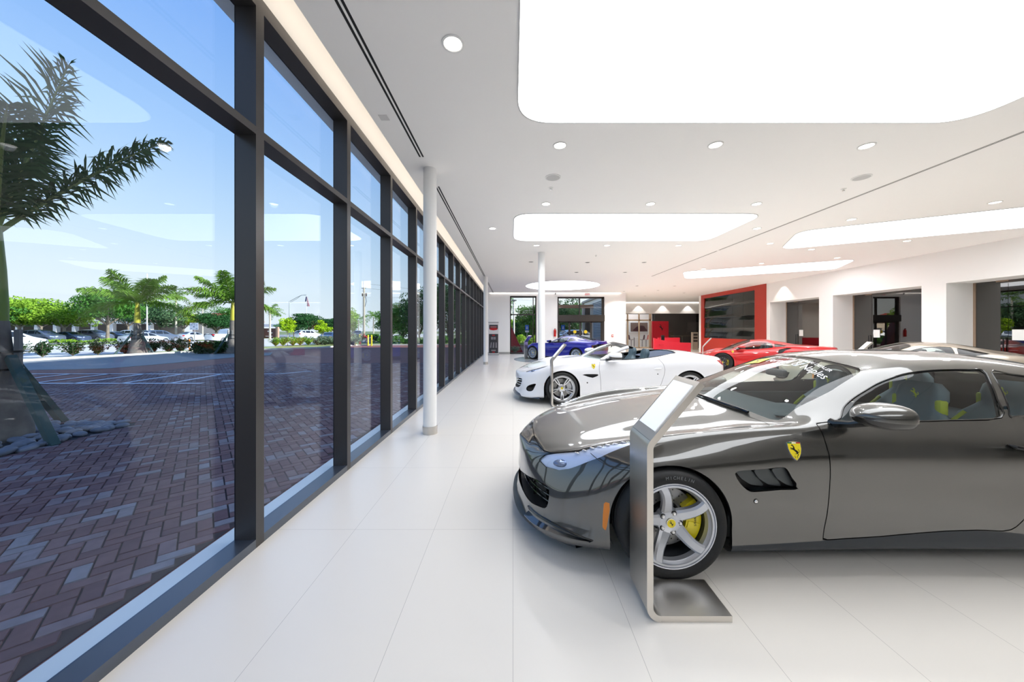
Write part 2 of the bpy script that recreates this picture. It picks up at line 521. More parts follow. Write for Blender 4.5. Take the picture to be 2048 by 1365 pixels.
def shield_badge(parent, p, n, h, name='fender_badge', up=(0, 0, 1), tilt=0.):
    """yellow shield with the black prancing horse, on the surface at p"""
    n = Vector(n).normalized(); u = Vector(up) - n * n.dot(Vector(up)); u.normalize(); r = u.cross(n)
    Mx = Matrix(((r.x, u.x, n.x, p[0]), (r.y, u.y, n.y, p[1]), (r.z, u.z, n.z, p[2]), (0, 0, 0, 1))) @ Matrix.Rotation(tilt, 4, 'Z')
    hw = .37
    out = [(-hw, .42), (-.2, .47), (0, .5), (.2, .47), (hw, .42), (.36, .1), (.29, -.15), (.17, -.36), (0, -.52), (-.17, -.36), (-.29, -.15), (-.36, .1)]
    sc = lambda k: [(x * h * k, y * h * k) for x, y in out]
    g = G().use(CHROME).prism(sc(1.), -.006, .002, Mx)
    g.use(BADGE_Y).prism(sc(.92), .002, .0028, Mx)
    for a, b, m in ((-.34, -.113, mat('badge_green', (30, 120, 60), .4)), (-.113, .113, WHITEP), (.113, .34, BADGE_R)):
        g.use(m).prism([(a * h, .37 * h), (b * h, .37 * h), (b * h, .43 * h), (a * h, .43 * h)], .0028, .0034, Mx)
    g.use(BADGE_K).prism([(x * h * .62 - .01 * h, y * h * .62 + .03 * h) for x, y in HORSE], .0028, .0036, Mx)
    g.text('S F', h * .17, Mx @ Matrix.Translation((0, -.32 * h, .0032)), .0003)
    return g.build(name, None, parent)

def bvh_of(S):
    return BVHTree.FromPolygons(S.A[:, :3].tolist(), S.T.tolist())

def seat(parent, x, y, leather, accent=None, z=.30, name='seat', h=1.):
    """bucket seat facing -X: cushion, bolsters, back, shoulder wings and headrest in one shell, stitching and accents as parts"""
    g = G().use(leather)
    n = 22
    def body(rows):
        P = []
        for (cx, cz, w, t, nx_, nz_) in rows:       # centre, half width, half thickness, normal
            ring = []
            for k in range(n):
                a = 2 * PI * k / n
                cc = math.copysign(abs(math.cos(a)) ** .6, math.cos(a)); ss = math.copysign(abs(math.sin(a)) ** .7, math.sin(a))
                dip = -.035 * max(0, 1 - (cc / .75) ** 2) if ss > 0 else 0.
                q = t * ss + dip
                ring.append((cx + nx_ * q, y + w * cc, cz + nz_ * q))
            P.append(ring + [ring[0]])
        g.grid(P)
        for r_ in (P[0], P[-1]): g.add(r_[:-1], [tuple(range(n))])
    body([(x - .30, z - .01, .2, .05, -.4, .9), (x - .24, z + .0, .245, .08, -.1, 1), (x - .1, z, .25, .09, 0, 1), (x + .08, z - .01, .25, .09, .1, 1), (x + .2, z, .22, .08, .3, .9)])
    body([(x + .14, z + .02, .22, .07, -.97, .1), (x + .18, z + .16, .255, .095, -.97, .15), (x + .24, z + .32, .275, .1, -.95, .25), (x + .29, z + .44, .255, .09, -.95, .25), (x + .32, z + .51, .19, .075, -.95, .25), (x + .335, z + .56, .145, .06, -.95, .25), (x + .35, z + .63, .165, .065, -.96, .2), (x + .365, z + .7, .155, .06, -.96, .2), (x + .375, z + .75, .105, .04, -.96, .2)])
    s = g.build(name, None, parent, 60)
    M = Matrix.Translation((x + .30, y, z + .665)) @ Matrix(((0, .2, -1, 0), (-1, 0, 0, 0), (0, 1, .2, 0), (0, 0, 0, 1)))
    if accent:
        for d in (-1, 1):
            k = G().use(accent)
            k.tube([(x + .1, y + d * .2, z + .105), (x + .07, y + d * .21, z + .12), (x + .1, y + d * .22, z + .25), (x + .14, y + d * .2, z + .38), (x + .2, y + d * .16, z + .47)], .014, 8)
            k.build('accent_piping', None, s)
            G().use(accent).rbox((x + .33, y + d * .145, z + .57), (.07, .05, .13), .02, 2).build('accent_panel', None, s)
        k = G().use(accent).prism([(a * .075, b * .075) for a, b in HORSE], 0, .004, M)
        k.build('headrest_emblem', None, s)
    return s

def ribbon_on(bvh, pts, o, d, r, g, off=.001):
    """tube along points dropped on the skin"""
    out = []
    for p in pts:
        h = bvh.ray_cast(Vector(o(p)), Vector(d))
        if h[0] is not None: out.append(h[0] - Vector(d).normalized() * off)
    if len(out) > 1: g.tube(out, r, 6)
GTC_C = [
 # floor edge, sill, lower side, widest, shoulder, crest/belt, rail, mid, centre
 ([(0,0),(.02,.16),(.08,.4),(.2,.6),(.5,.74),(1,.8),(4,.82),(4.6,.7),(4.85,.4),(4.92,0)], [(0,.125),(.3,.115),(.6,.125),(1.4,.13),(3.6,.14),(4.4,.2),(4.92,.30)]),
 ([(0,0),(.02,.22),(.08,.5),(.2,.72),(.35,.84),(.6,.925),(.97,.955),(1.4,.945),(2.4,.93),(3.6,.955),(4,.96),(4.5,.86),(4.8,.6),(4.92,0)], [(0,.14),(.1,.13),(.3,.14),(.56,.16),(1.4,.165),(3.5,.18),(4.3,.24),(4.92,.34)], [(0,0),(.2,-.0),(.6,0)]),
 ([(0,0),(.02,.22),(.08,.5),(.2,.70),(.35,.815),(.6,.915),(.97,.97),(1.4,.955),(2.4,.935),(3.6,.975),(4,.985),(4.5,.9),(4.8,.64),(4.92,0)], [(0,.25),(.3,.27),(.6,.3),(1.4,.3),(3.5,.31),(4.92,.42)], [(0,.02),(.2,.01),(.6,0)]),
 ([(0,0),(.02,.22),(.08,.48),(.2,.675),(.35,.79),(.6,.905),(.97,.978),(1.4,.962),(1.9,.945),(2.4,.938),(3.2,.955),(3.7,.985),(4,.99),(4.5,.93),(4.8,.70),(4.92,0)], [(0,.38),(.2,.41),(.5,.5),(.97,.58),(1.9,.56),(3,.56),(4,.62),(4.92,.58)], [(0,.02),(.2,.01),(.5,0)]),
 ([(0,0),(.02,.2),(.08,.43),(.2,.61),(.35,.735),(.6,.865),(.97,.948),(1.4,.937),(1.9,.928),(2.4,.925),(3.2,.945),(3.7,.965),(4.1,.96),(4.5,.9),(4.8,.68),(4.92,0)], [(0,.47),(.2,.535),(.4,.60),(.7,.695),(.97,.745),(1.4,.775),(1.9,.80),(3,.81),(4,.87),(4.6,.86),(4.92,.74)], [(0,.03),(.2,.0),(.5,0)]),
 ([(0,0),(.02,.18),(.08,.38),(.2,.55),(.35,.67),(.6,.775),(.97,.835),(1.4,.855),(1.9,.868),(2.4,.865),(3.2,.865),(3.9,.87),(4.4,.80),(4.75,.6),(4.92,0)], [(0,.545),(.1,.58),(.2,.625),(.4,.695),(.6,.772),(.97,.858),(1.4,.902),(1.9,.928),(2.5,.945),(3.2,.965),(3.9,.995),(4.5,.98),(4.75,.95),(4.92,.86)], [(0,.03),(.2,0)]),
 ([(0,0),(.02,.13),(.08,.3),(.2,.45),(.35,.55),(.6,.65),(.97,.71),(1.4,.735),(1.8,.745),(2.2,.70),(2.6,.635),(3,.61),(3.8,.60),(4.3,.57),(4.65,.52),(4.85,.3),(4.92,0)], [(0,.575),(.1,.61),(.2,.65),(.4,.705),(.6,.752),(.97,.822),(1.4,.876),(1.8,.922),(2.0,.995),(2.2,1.07),(2.45,1.175),(2.7,1.262),(2.95,1.297),(3.3,1.302),(3.8,1.27),(4.3,1.165),(4.65,1.05),(4.92,.9)], [(0,.03),(.2,0)]),
 ([(0,0),(.02,.08),(.08,.17),(.2,.25),(.35,.3),(.6,.34),(1,.36),(1.8,.37),(2.6,.36),(4.3,.34),(4.65,.3),(4.85,.2),(4.92,0)], [(0,.60),(.1,.63),(.2,.665),(.4,.715),(.6,.765),(.97,.845),(1.4,.905),(1.66,.935),(2.0,1.08),(2.3,1.21),(2.6,1.305),(2.95,1.352),(3.4,1.362),(3.9,1.325),(4.3,1.225),(4.65,1.085),(4.92,.93)], [(0,.03),(.2,0)]),
 ([(0,0),(4.92,0)], [(0,.61),(.1,.64),(.2,.67),(.4,.72),(.6,.77),(.97,.85),(1.4,.915),(1.6,.945),(2.0,1.115),(2.3,1.245),(2.6,1.335),(2.95,1.376),(3.4,1.382),(3.9,1.34),(4.3,1.235),(4.65,1.095),(4.92,.94)], [(0,.03),(.2,0)]),
]
def std(L, W, sho, belt, rail_y, rail_z, mid_z, cen_z, zf=1.):
    """curve set of another car: plan shape as above, its own side profile"""
    k = L / 4.92; w = W / .99; out = []
    for i, c in enumerate(GTC_C):
        yk = [(x * k, y * w) for x, y in c[0]]; zk = [(x * k, z * zf) for x, z in c[1]]
        dx = [[(x * k, z) for x, z in c[2]]] if len(c) > 2 else []
        if i == 4: zk = sho
        if i == 5: zk = belt
        if i == 6: zk = rail_z; yk = rail_y
        if i == 7: zk = mid_z
        if i == 8: zk = cen_z
        out.append((yk, zk, *dx))
    return out

def half(poly):
    """close a half outline (y<=0) given front to back, by mirroring"""
    return poly + [(x, -y) for x, y in reversed(poly) if abs(y) > 1e-6]

def biggest(t):
    """largest connected piece of a cut"""
    par = list(range(len(t.A)))
    def f(a):
        while par[a] != a: par[a] = par[par[a]]; a = par[a]
        return a
    key = {}
    K = np.round(t.A[:, :3], 5)
    for i, k in enumerate(map(tuple, K)):
        if k in key: par[f(i)] = f(key[k])
        else: key[k] = i
    for a, b, c in t.T: par[f(a)] = f(b); par[f(b)] = f(c)
    if not len(t.T): return t
    r = np.array([f(a) for a in t.T[:, 0]]); u, n = np.unique(r, return_counts=True)
    return t.mask(r == u[n.argmax()])

def make_car(root, sp):
    L = sp['L']; pm = sp['paint']; gl = sp.get('glass', CARGLASS)
    S = skin(sp['curves'], L, sp.get('nx', 170))
    bv = bvh_of(S)
    fa, ra, R, az = sp['fa'], sp['ra'], sp['archR'], sp.get('az', .335)
    def fx(S): return S.A[:, 0], S.A[:, 1], S.A[:, 2]
    # wheel arches
    for ax, RR in ((fa, R), (ra, sp.get('archRr', R))):
        x, y, z = fx(S)
        f = np.hypot(x - ax, np.maximum(z - az, 0)) - RR
        f = np.maximum(f, .5 - np.abs(y))
        _, S = S.cut(f)
    full = S
    parts = []
    def cut_top(poly, name, m, off=-.003, depth=2., g=0.):
        nonlocal S
        x, y, z = fx(S)
        f = np.maximum(psdf(half(poly), x, y), .35 - z)
        if g:
            i, S = S.gap(f, g)
        else:
            i, S = S.cut(f)
        return i.off(off)
    def cut_side(poly, y0=.4, g=0., vmax=None):
        nonlocal S
        x, y, z = fx(S)
        f = np.maximum(psdf(poly, x, z), y0 - np.abs(y))
        if vmax: f = np.maximum(f, (S.A[:, 6] - vmax) * .12)
        if g: i, S = S.gap(f, g)
        else: i, S = S.cut(f)
        return i
    def cut3(pts, depth=.2, nrm=None, g=0.):
        nonlocal S
        f = np.minimum(psel(S, pts, depth, nrm), psel(S, pts, depth, nrm, True))
        if g: i, S = S.gap(f, g)
        else: i, S = S.cut(f)
        return i
    if 'ws' in sp:
        w = cut_top(sp['ws'], 'windshield', gl); w.obj('windshield', sp.get('wsglass', gl), root)
    if 'rw' in sp:
        w = cut_top(sp['rw'], 'rear_window', gl); w.obj('rear_window', sp.get('rwglass', gl), root)
    for nm, poly in sp.get('sidewin', []):
        w = cut_side(poly).off(-.004)
        for sd in (-1, 1): w.side(sd).obj(nm, gl, root)
    if 'cockpit' in sp:
        cut_top(sp['cockpit'], 'c', None)
    if 'skirt' in sp:
        sk = cut_side(sp['skirt'], .6)
    else: sk = None
    for pts, nrm in sp.get('grille', []):
        cut3(pts, .35, nrm)
    if sk:
        for sd in (-1, 1): sk.side(sd).obj('side_skirt', sp.get('skirtmat', BLACK), root)
    for pts in sp.get('vents', []):
        v_ = cut3(pts, .2, (0, 1, 0))
        if not sp.get('ownvents'):
            for sd in (-1, 1): v_.side(sd).off(-.035).obj('vent_recess', BLACK, root)
    if 'headlight' in sp:
        h = cut3(sp['headlight'], .16, sp.get('hl_n'))
        for sd in (-1, 1):
            hs = h.side(sd); o = hs.off(-.002).obj('headlight', LENS, root)
            if o: headlight_inside(o, hs, sp)
    if 'taillight' in sp:
        h = cut3(sp['taillight'], .25, sp.get('tl_n'))
        for sd in (-1, 1): biggest(h.side(sd)).off(-.002).obj('tail_light', LAMPRED, root)
    for pts in sp.get('marker', []):
        h = cut3(pts, .2, (0, 1, 0))
        for sd in (-1, 1): biggest(h.side(sd)).obj('side_marker', sp.get('marker_m', AMBER), root)
    for pts in sp.get('darkpatch', []):
        cut3(pts, .2).obj('dark_panel', GLOSSBLACK, root)
    lin = S.off(-.022)
    if sk: lin = lin + sk.off(-.03)
    lin.obj('inner_shell', BLACK, root)
    if 'hood' in sp:
        cut_top(sp['hood'], 'hood', pm, 0., g=.006).obj('hood', pm, root)
    for poly in sp.get('doors', []):
        d = cut_side(poly, .4, g=.006, vmax=5.2)
        for sd in (-1, 1): d.side(sd).obj('door', pm, root)
    if 'fender_cut' in sp:
        d = cut3(sp['fender_cut'], .25, (0, 1, 0), g=.005)
        for sd in (-1, 1): d.side(sd).obj('fender', pm, root)
    S.obj('body_shell', pm, root)
    # floor and wheel wells
    g = G().use(BLACK)
    zb = .14
    g.box((fa + R + .02, -.8, zb), (ra - R - .02, .8, zb + .03))
    g.box((.25, -.45, zb), (L - .3, .45, zb + .03))
    for ax, RR in ((fa, R), (ra, sp.get('archRr', R))):
        for sd in (-1, 1):
            n = 24; P = []
            for k in range(n + 1):
                a = rad(-32) + rad(244) * k / n
                P.append([(ax + (RR + .008) * math.cos(a), sd * .90, az + (RR + .008) * math.sin(a)), (ax + (RR + .02) * math.cos(a), sd * .56, az + (RR + .02) * math.sin(a))])
            g.grid(P)
            g.add([(ax + (RR + .02) * math.cos(rad(-32) + rad(244) * k / n), sd * .56, az + (RR + .02) * math.sin(rad(-32) + rad(244) * k / n)) for k in range(n + 1)], [tuple(range(n + 1))])
    g.build('underbody', None, root, 40)
    # wheels
    ms = sp['wheels']; trk = sp.get('track', .955)
    for ax in (fa, ra):
        for sd in (-1, 1):
            add_wheel(root, ms, ax, sd * trk, sd, .345, scale=1.012)
    if 'badge' in sp:
        bx, bz, bh = sp['badge']
        for sd in (-1, 1):
            h = bv.ray_cast(Vector((bx, sd * 3, bz)), Vector((0, -sd, 0)))
            if h[0] is not None:
                n = h[1] if h[1].y * sd > 0 else -h[1]
                shield_badge(root, h[0] + n * .003, n, bh)
    return S, bv

def headlight_inside(o, hs, sp):
    c = hs.A[:, :3]
    lo = c.min(0); hi = c.max(0)
    hs.off(-.014).obj('lamp_bowl', mat('lamp_bowl', (232, 236, 246), .3, .25), o)
    def zat(x, y):
        k = np.argmin((c[:, 0] - x) ** 2 + (c[:, 1] - y) ** 2)
        return c[k, 2]
    cx = np.array(sp.get('proj', c.mean(0)))
    sd = -1 if c[:, 1].mean() < 0 else 1
    cx[1] = sd * abs(cx[1]); cx[2] = zat(cx[0], cx[1]) - .03
    g = G().use(mat('projector', (120, 135, 165), .1, .6))
    g.ball(cx, .046, 10, (1.3, .8, .55))
    g.build('projector', None, o, 40)
    for p in sp.get('led', []):
        T = Matrix.Translation((p[0], sd * p[1], zat(p[0], sd * p[1]) - .008)) @ Matrix.Rotation(sd * rad(25), 4, 'Z')
        G().use(CHROME).rbox((0, 0, 0), (.034, .022, .007), .003, 1, T).build('led_element', None, o, 40)

def wing_mirror(root, m, c, r, sd, arm0, black=True):
    """streamlined mirror housing: rounded nose forward, flat glass behind"""
    T = Matrix.Translation((c[0], sd * c[1], c[2]))
    def housing(lo, hi, mm, name, par, k=1.):
        g = G().use(mm); n = 14; P = []
        for i in range(n + 1):
            u = i / n
            xx = -r[0] + 2 * r[0] * u
            s_ = (1 - (1 - min(1, u / .82)) ** 2.2) ** .5 if u < .82 else 1 - .10 * ((u - .82) / .18) ** 2
            ring = []
            for j in range(21):
                a = lo + (hi - lo) * j / 20
                ring.append(T @ Vector((xx, math.copysign(abs(math.cos(a)) ** .75, math.cos(a)) * r[1] * s_ * k, math.copysign(abs(math.sin(a)) ** .75, math.sin(a)) * r[2] * s_ * k)))
            P.append(ring)
        g.grid(P); g.add(P[-1], [tuple(range(21))])
        return g.build(name, None, par, 50)
    o = housing(rad(-8), rad(188), m, 'wing_mirror', root)
    housing(rad(188), rad(352), GLOSSBLACK, 'mirror_underside', o, .995)
    g = G().use(GLOSSBLACK)
    a0 = Vector((arm0[0], sd * arm0[1], arm0[2])); b0 = Vector((c[0] - r[0] * .1, sd * (c[1] - r[1] * .3), c[2] - r[2] * .62))
    g.tube([a0 - Vector((0, sd * .03, 0)), a0, a0 * .5 + b0 * .5 + Vector((0, 0, -.008)), b0], [.03, .026, .022, .026], 10)
    g.build('mirror_arm', None, o)
    g = G().use(CHROME)
    g.add([T @ Vector((r[0] + .001, math.cos(a) * r[1] * .82, math.sin(a) * r[2] * .78)) for a in [2 * PI * k / 20 for k in range(20)]], [tuple(range(20))])
    g.build('mirror_glass', None, o)
    return o
GREY = paint('graphite_paint', (76, 76, 74), 1., .34, 1.95)
LEATHER = mat('grey_leather', (112, 126, 136), .5)
YEL = mat('yellow_leather', (214, 220, 60), .5)
def dark_car():
    root = empty('car', (.03, 3.12, 0), 0, 'dark graphite grey two-door sports car with yellow brake calipers beside the near steel stand', 'car')
    win = [(2.05,.935),(2.144,.975),(2.222,1.032),(2.33,1.09),(2.441,1.139),(2.586,1.199),(2.742,1.244),(2.915,1.27),(3.084,1.278),(3.239,1.278),(3.334,1.273),(3.29,1.2),(3.235,1.091),(3.175,.985),(2.829,.968),(2.5,.957)]
    qw = [(3.375,1.258),(3.5,1.25),(3.7,1.215),(3.95,1.145),(4.12,1.075),(4.17,1.03),(4.1,1.015),(3.7,1.005),(3.3,.995),(3.24,.99),(3.28,1.06)]
    ws = [(1.655,0),(1.68,-.15),(1.715,-.30),(1.767,-.52),(1.80,-.685),(1.83,-.712),(1.979,-.672),(2.263,-.635),(2.412,-.598),(2.53,-.565),(2.575,-.54),(2.585,-.5),(2.579,-.43),(2.56,-.288),(2.55,0)]
    rw = [(3.95,0),(3.95,-.40),(3.97,-.45),(4.2,-.44),(4.5,-.41),(4.54,-.38),(4.56,0)]
    hood = [(.153,0),(.153,-.19),(.176,-.39),(.205,-.507),(.245,-.566),(.42,-.652),(.72,-.722),(.86,-.745),(1.2,-.775),(1.5,-.80),(1.65,-.80),(1.72,-.775),(1.74,-.70),(1.70,-.5),(1.655,-.3),(1.625,-.12),(1.615,0)]
    hl = [(.162,-.527,.583),(.204,-.6,.563),(.291,-.688,.573),(.364,-.736,.603),(.418,-.762,.634),(.552,-.812,.707),(.74,-.829,.79),(.80,-.82,.81),(.753,-.785,.807),(.678,-.732,.786),(.576,-.717,.763),(.426,-.683,.712),(.278,-.59,.665),(.215,-.545,.63)]
    gr = [(.034,0,.372),(.034,-.197,.375),(.066,-.374,.418),(.134,-.554,.455),(.199,-.647,.457),(.221,-.680,.44),(.224,-.695,.40),(.212,-.695,.325),(.196,-.679,.297),(.115,-.551,.268),(.075,-.434,.258),(.048,-.284,.252),(.04,0,.25)]
    gr = gr + [(x, -y, z) for x, y, z in gr[::-1] if y]
    vent = smooth_poly([(1.358,-.96,.668),(1.40,-.96,.678),(1.56,-.95,.688),(1.682,-.949,.695),(1.725,-.949,.63),(1.772,-.948,.562),(1.64,-.95,.555),(1.50,-.96,.546),(1.455,-.961,.548),(1.41,-.961,.58),(1.375,-.96,.625)], 3)
    skirt = [(1.30,.205),(1.616,.217),(1.923,.233),(2.284,.251),(2.699,.287),(2.9,.297),(3.1,.289),(3.3,.265),(3.6,.25),(3.6,.05),(1.30,.05)]
    door = [(1.964,1.2),(1.964,.919),(1.968,.83),(1.972,.739),(1.972,.64),(1.967,.558),(1.952,.40),(1.923,.236),(2.284,.254),(2.699,.290),(2.9,.300),(3.05,.297),(3.11,.31),(3.17,.373),(3.28,.5),(3.36,.68),(3.37,.8),(3.33,.92),(3.28,1.2)]
    mk = [[(.556,-.9,.455),(.588,-.91,.452),(.592,-.91,.43),(.583,-.91,.36),(.566,-.91,.27),(.556,-.91,.257),(.545,-.9,.275),(.548,-.9,.36)]]
    wh = wheel_meshes('five', mat('silver_rim', (196, 200, 208), .28, .7), mat('yellow_caliper', (232, 212, 30), .3, coat=.5), lettering=True, barrel=mat('dark_barrel', (46, 50, 56), .35, .5))
    sp = dict(ownvents=True, L=4.92, curves=GTC_C, nx=260, paint=GREY, fa=.965, ra=3.955, archR=.378, archRr=.385, ws=ws, rw=rw, sidewin=[('door_window', win), ('quarter_window', qw)],
              skirt=skirt, skirtmat=mat('carbon_skirt', (26, 34, 42), .45, coat=.15), grille=[(gr, (1, 0, 0))], vents=[vent], headlight=hl, hood=hood, doors=[door], marker=mk,
              wheels=wh, track=.985, badge=(1.757, .795, .118), proj=(.315, -.665, .605),
              led=[(.42 + .05 * k, .70 + .013 * k, 0) for k in range(7)],
              fender_cut=[(.533,-.8,.745),(.533,-.806,.700),(.576,-.847,.679),(.632,-.882,.667),(.711,-.916,.663),(.80,-.93,.668),(1.5,-.93,.6),(1.5,-.93,.86),(.9,-.9,.86)])
    del sp['fender_cut']
    S, bv = make_car(root, sp)
    # bumper-to-fender seam
    for sd in (-1, 1):
        g = G().use(BLACK)
        ribbon_on(bv, smooth_poly([(.50,0,.72),(.533,0,.698),(.576,0,.677),(.632,0,.665),(.711,0,.662),(.74,0,.662)], 4, False), lambda p: (p[0], sd * 3, p[2]), (0, -sd, 0), .0022, g, -.0005)
        g.build('bumper_seam', None, root)
    # grille: dark cavity with slats
    g = G().use(BLACK)
    P = [[(x + .10, y * .97, z) for x, y, z in gr]]
    g.grid([[(x + .004, y * .995, z) for x, y, z in gr + gr[:1]], [(x + .12, y * .93, .36 + (z - .36) * .86) for x, y, z in gr + gr[:1]]])
    g.add([(x + .12, y * .93, .36 + (z - .36) * .86) for x, y, z in gr], [tuple(range(len(gr)))])
    o = g.build('grille', None, root)
    g = G().use(GLOSSBLACK)
    for i, zz in enumerate((.30, .345, .39)):
        pts = []
        for k in range(25):
            y = -.64 + 1.28 * k / 24
            x = .06 + .17 * (abs(y) / .66) ** 2.2 + .012
            pts.append((x, y, zz + .028 * (abs(y) / .66) ** 2))
        g.tube(pts, .006, 6)
    for k in range(7):
        y = -.6 + .2 * k; x = .075 + .17 * (abs(y) / .66) ** 2.2
        g.box((x, y - .003, .27), (x + .02, y + .003, .43))
    g.build('grille_slats', None, o)
    # splitter
    g = G().use(mat('carbon_skirt')); P = []
    for k in range(41):
        y = -.83 + 1.66 * k / 40; a = abs(y) / .9
        x = -.012 + .50 * a ** 3.2 + .03 * a
        P.append([(x + .06, y * .98, .165), (x - .002, y, .150), (x - .018, y, .128), (x - .012, y, .112), (x + .12, y * .95, .112)])
    g.grid(P); g.build('front_splitter', None, root, 50)
    # aero blade on each bumper corner
    for sd in (-1, 1):
        g = G().use(GREY)
        up = [(.091,-.503,.232),(.15,-.62,.236),(.227,-.724,.24),(.33,-.81,.23),(.408,-.862,.217),(.49,-.90,.207)]
        dn = [(.078,-.51,.165),(.128,-.616,.168),(.20,-.715,.178),(.30,-.80,.186),(.38,-.853,.192),(.48,-.90,.2)]
        P = []
        for a, b in zip(smooth_poly(up, 4, False), smooth_poly(dn, 4, False)):
            m = [(a[i] + b[i]) / 2 for i in range(3)]
            P.append([(a[0] + .02, sd * -(a[1] + .02), a[2] + .004), (a[0] - .012, sd * -(a[1] - .010), a[2]), (m[0] + .006, sd * -(m[1] - .002), m[2]), (b[0] - .026, sd * -(b[1] - .018), b[2] + .008), (b[0] - .024, sd * -(b[1] - .016), b[2]), (b[0] + .04, sd * -(b[1] + .03), b[2] - .004)])
        g.grid(P); g.build('bumper_blade', None, root, 50)
    # bonnet-corner tow cover, sensors
    for sd in (-1, 1):
        g = G().use(CHROME)
        h = bv.ray_cast(Vector((1.491, sd * 3, .489)), Vector((0, -sd, 0)))
        T = Matrix.Translation(h[0]) @ Matrix.Rotation(sd * -PI / 2, 4, 'X')
        g.use(BLACK).lathe([(.016, -.01), (.016, .0015), (.012, .002)], 20, T)
        g.use(CHROME).lathe([(.011, .0), (.011, .004), (.007, .008), (.0005, .009)], 16, T)
        g.build('parking_sensor', None, root)
    # side vents
    for sd in (-1, 1):
        g = G().use(BLACK)
        vv = [(x, z) for x, y, z in vent]
        T = Matrix.Translation((0, sd * .885, 0)) @ Matrix.Rotation(PI / 2, 4, 'X')
        g.prism(vv, -.012, .012, T)
        o = g.build('side_vent', None, root)
        for k in range(3):
            x0 = 1.40 + .113 * k
            zt = .668 + .008 * k
            pol = [(x0 - .025, zt), (x0 + .075, zt + .006), (x0 + .1, zt - .01), (x0 + .172, .572 - .003 * k), (x0 + .165, .562), (x0 + .08, .578), (x0 + .015, .62)]
            if k == 2: pol = [(x - (.035 if i in (3, 4) else .02 * (i == 2)), z) for i, (x, z) in enumerate(pol)]
            g = G().use(mat('vent_blade', (72, 76, 78), .4, .4))
            vs = []
            pol = fillet(pol, .02, 3)
            y0 = .912
            n = len(pol)
            f = lambda x, z: sd * (y0 + .030 * (1 - (x - x0 + .03) / .2) )
            g.add([(x, f(x, z), z) for x, z in pol] + [(x, f(x, z) - sd * .012, z) for x, z in pol], [tuple(range(n)), tuple(range(2 * n - 1, n - 1, -1))] + [(i, (i + 1) % n, (i + 1) % n + n, i + n) for i in range(n)])
            g.build('vent_blade', None, o)
    # mirrors, handles, window trim
    for sd in (-1, 1):
        if sd < 0: wing_mirror(root, GREY, (2.135, 1.065, 1.048), (.125, .125, .075), sd, (2.075, .87, .950))
        else: wing_mirror(root, GREY, (2.33, .925, .955), (.11, .065, .06), sd, (2.2, .87, .935))
        g = G().use(DARKMETAL)
        h = bv.ray_cast(Vector((3.17, sd * 3, .815)), Vector((0, -sd, 0)))
        p = h[0]
        g.tube([p + Vector((-.07, sd * -.004, .022)), p + Vector((-.05, sd * .012, .012)), p + Vector((.02, sd * .014, .0)), p + Vector((.07, sd * -.002, -.006))], [.004, .013, .013, .006], 8)
        g.build('door_handle', None, root)
        g = G().use(GLOSSBLACK)
        ribbon_on(bv, smooth_poly([(x, 0, z) for x, z in win], 3, True) + [(2.05, 0, .935)], lambda p: (p[0], sd * 3, p[2]), (0, -sd, 0), .006, g, .0)
        ribbon_on(bv, smooth_poly([(x, 0, z) for x, z in qw], 3, True) + [(3.375, 0, 1.258)], lambda p: (p[0], sd * 3, p[2]), (0, -sd, 0), .005, g, .0)
        g.build('window_seal', None, root)
    # wipers at the base of the windshield
    for pts in ([(1.665, .10, 0), (1.665, -.12, 0), (1.70, -.36, 0), (1.735, -.53, 0)], [(1.69, .62, 0), (1.655, .40, 0), (1.66, .2, 0)]):
        g = G().use(GLOSSBLACK)
        ribbon_on(bv, smooth_poly(pts, 4, False), lambda p: (p[0], p[1], 3), (0, 0, -1), .011, g, .014)
        g.build('wiper', None, root)
    # dealer lettering laid on the upper windshield
    W = G()
    def on_ws(u, v):          # u across (left of car negative y), v down the glass
        x = 2.50 - v - .05 * (u * 2) ** 2
        h = bv.ray_cast(Vector((x, u, 3)), Vector((0, 0, -1)))
        return h[0], h[1]
    def place_text(txt, size, u0, v0, m, squash=1., shear=0.):
        t = G(); t.text(txt, size, Matrix.Identity(4), 0., 'LEFT', squash, shear)
        W.use(m)
        vs = []
        for q in t.v:
            p, n = on_ws(u0 - q.x, v0 - q.y)
            n = n if n.z > 0 else -n
            vs.append(p + n * .0035)
        W.add(vs, t.f)
    place_text('OFFICIAL FERRARI DEALER', .046, .12, .03, WHITEP, 1.05)
    place_text('Ferrari of Naples', .098, .155, .105, WHITEP, .98)
    q = [on_ws(u, v) for u, v in ((.36, .05), (.225, .05), (.19, .125), (.19, .19), (.36, .19))]
    q = [on_ws(u, v) for u, v in ((.40, .04), (.20, .04), (.20, .19), (.40, .19))]
    W.use(BADGE_Y); 
    P = [[on_ws(.37 - .18 * i / 6, .035 + .13 * j / 4)[0] + Vector((-.001, 0, .003)) for j in range(5)] for i in range(7)]
    W.grid(P)
    W.use(BADGE_K)
    hv = [on_ws(.28 - x * .10, .10 - y * .10)[0] + Vector((-.002, 0, .0045)) for x, y in HORSE]
    W.add(hv, [t for t in tessellate_polygon([[Vector((x, y, 0)) for x, y in HORSE]])])
    W.build('dealer_sticker', None, root, 0)
    # cabin
    g = G().use(mat('dark_trim', (46, 54, 60), .6))
    g.box((1.9, -.8, .2), (3.9, .8, .26))
    P = []
    for k in range(17):
        y = -.76 + 1.52 * k / 16
        b = .05 * math.exp(-((y + .38) / .2) ** 2)
        P.append([(1.78, y, .88), (1.95, y, .915), (2.2, y, .925 + b), (2.36, y, .90 + b), (2.42, y, .82), (2.40, y, .6), (2.3, y, .4)])
    g.grid(P)
    g.box((2.35, -.13, .25), (3.5, .13, .56))
    g.box((4.0, -.7, .55), (4.6, .7, .75))
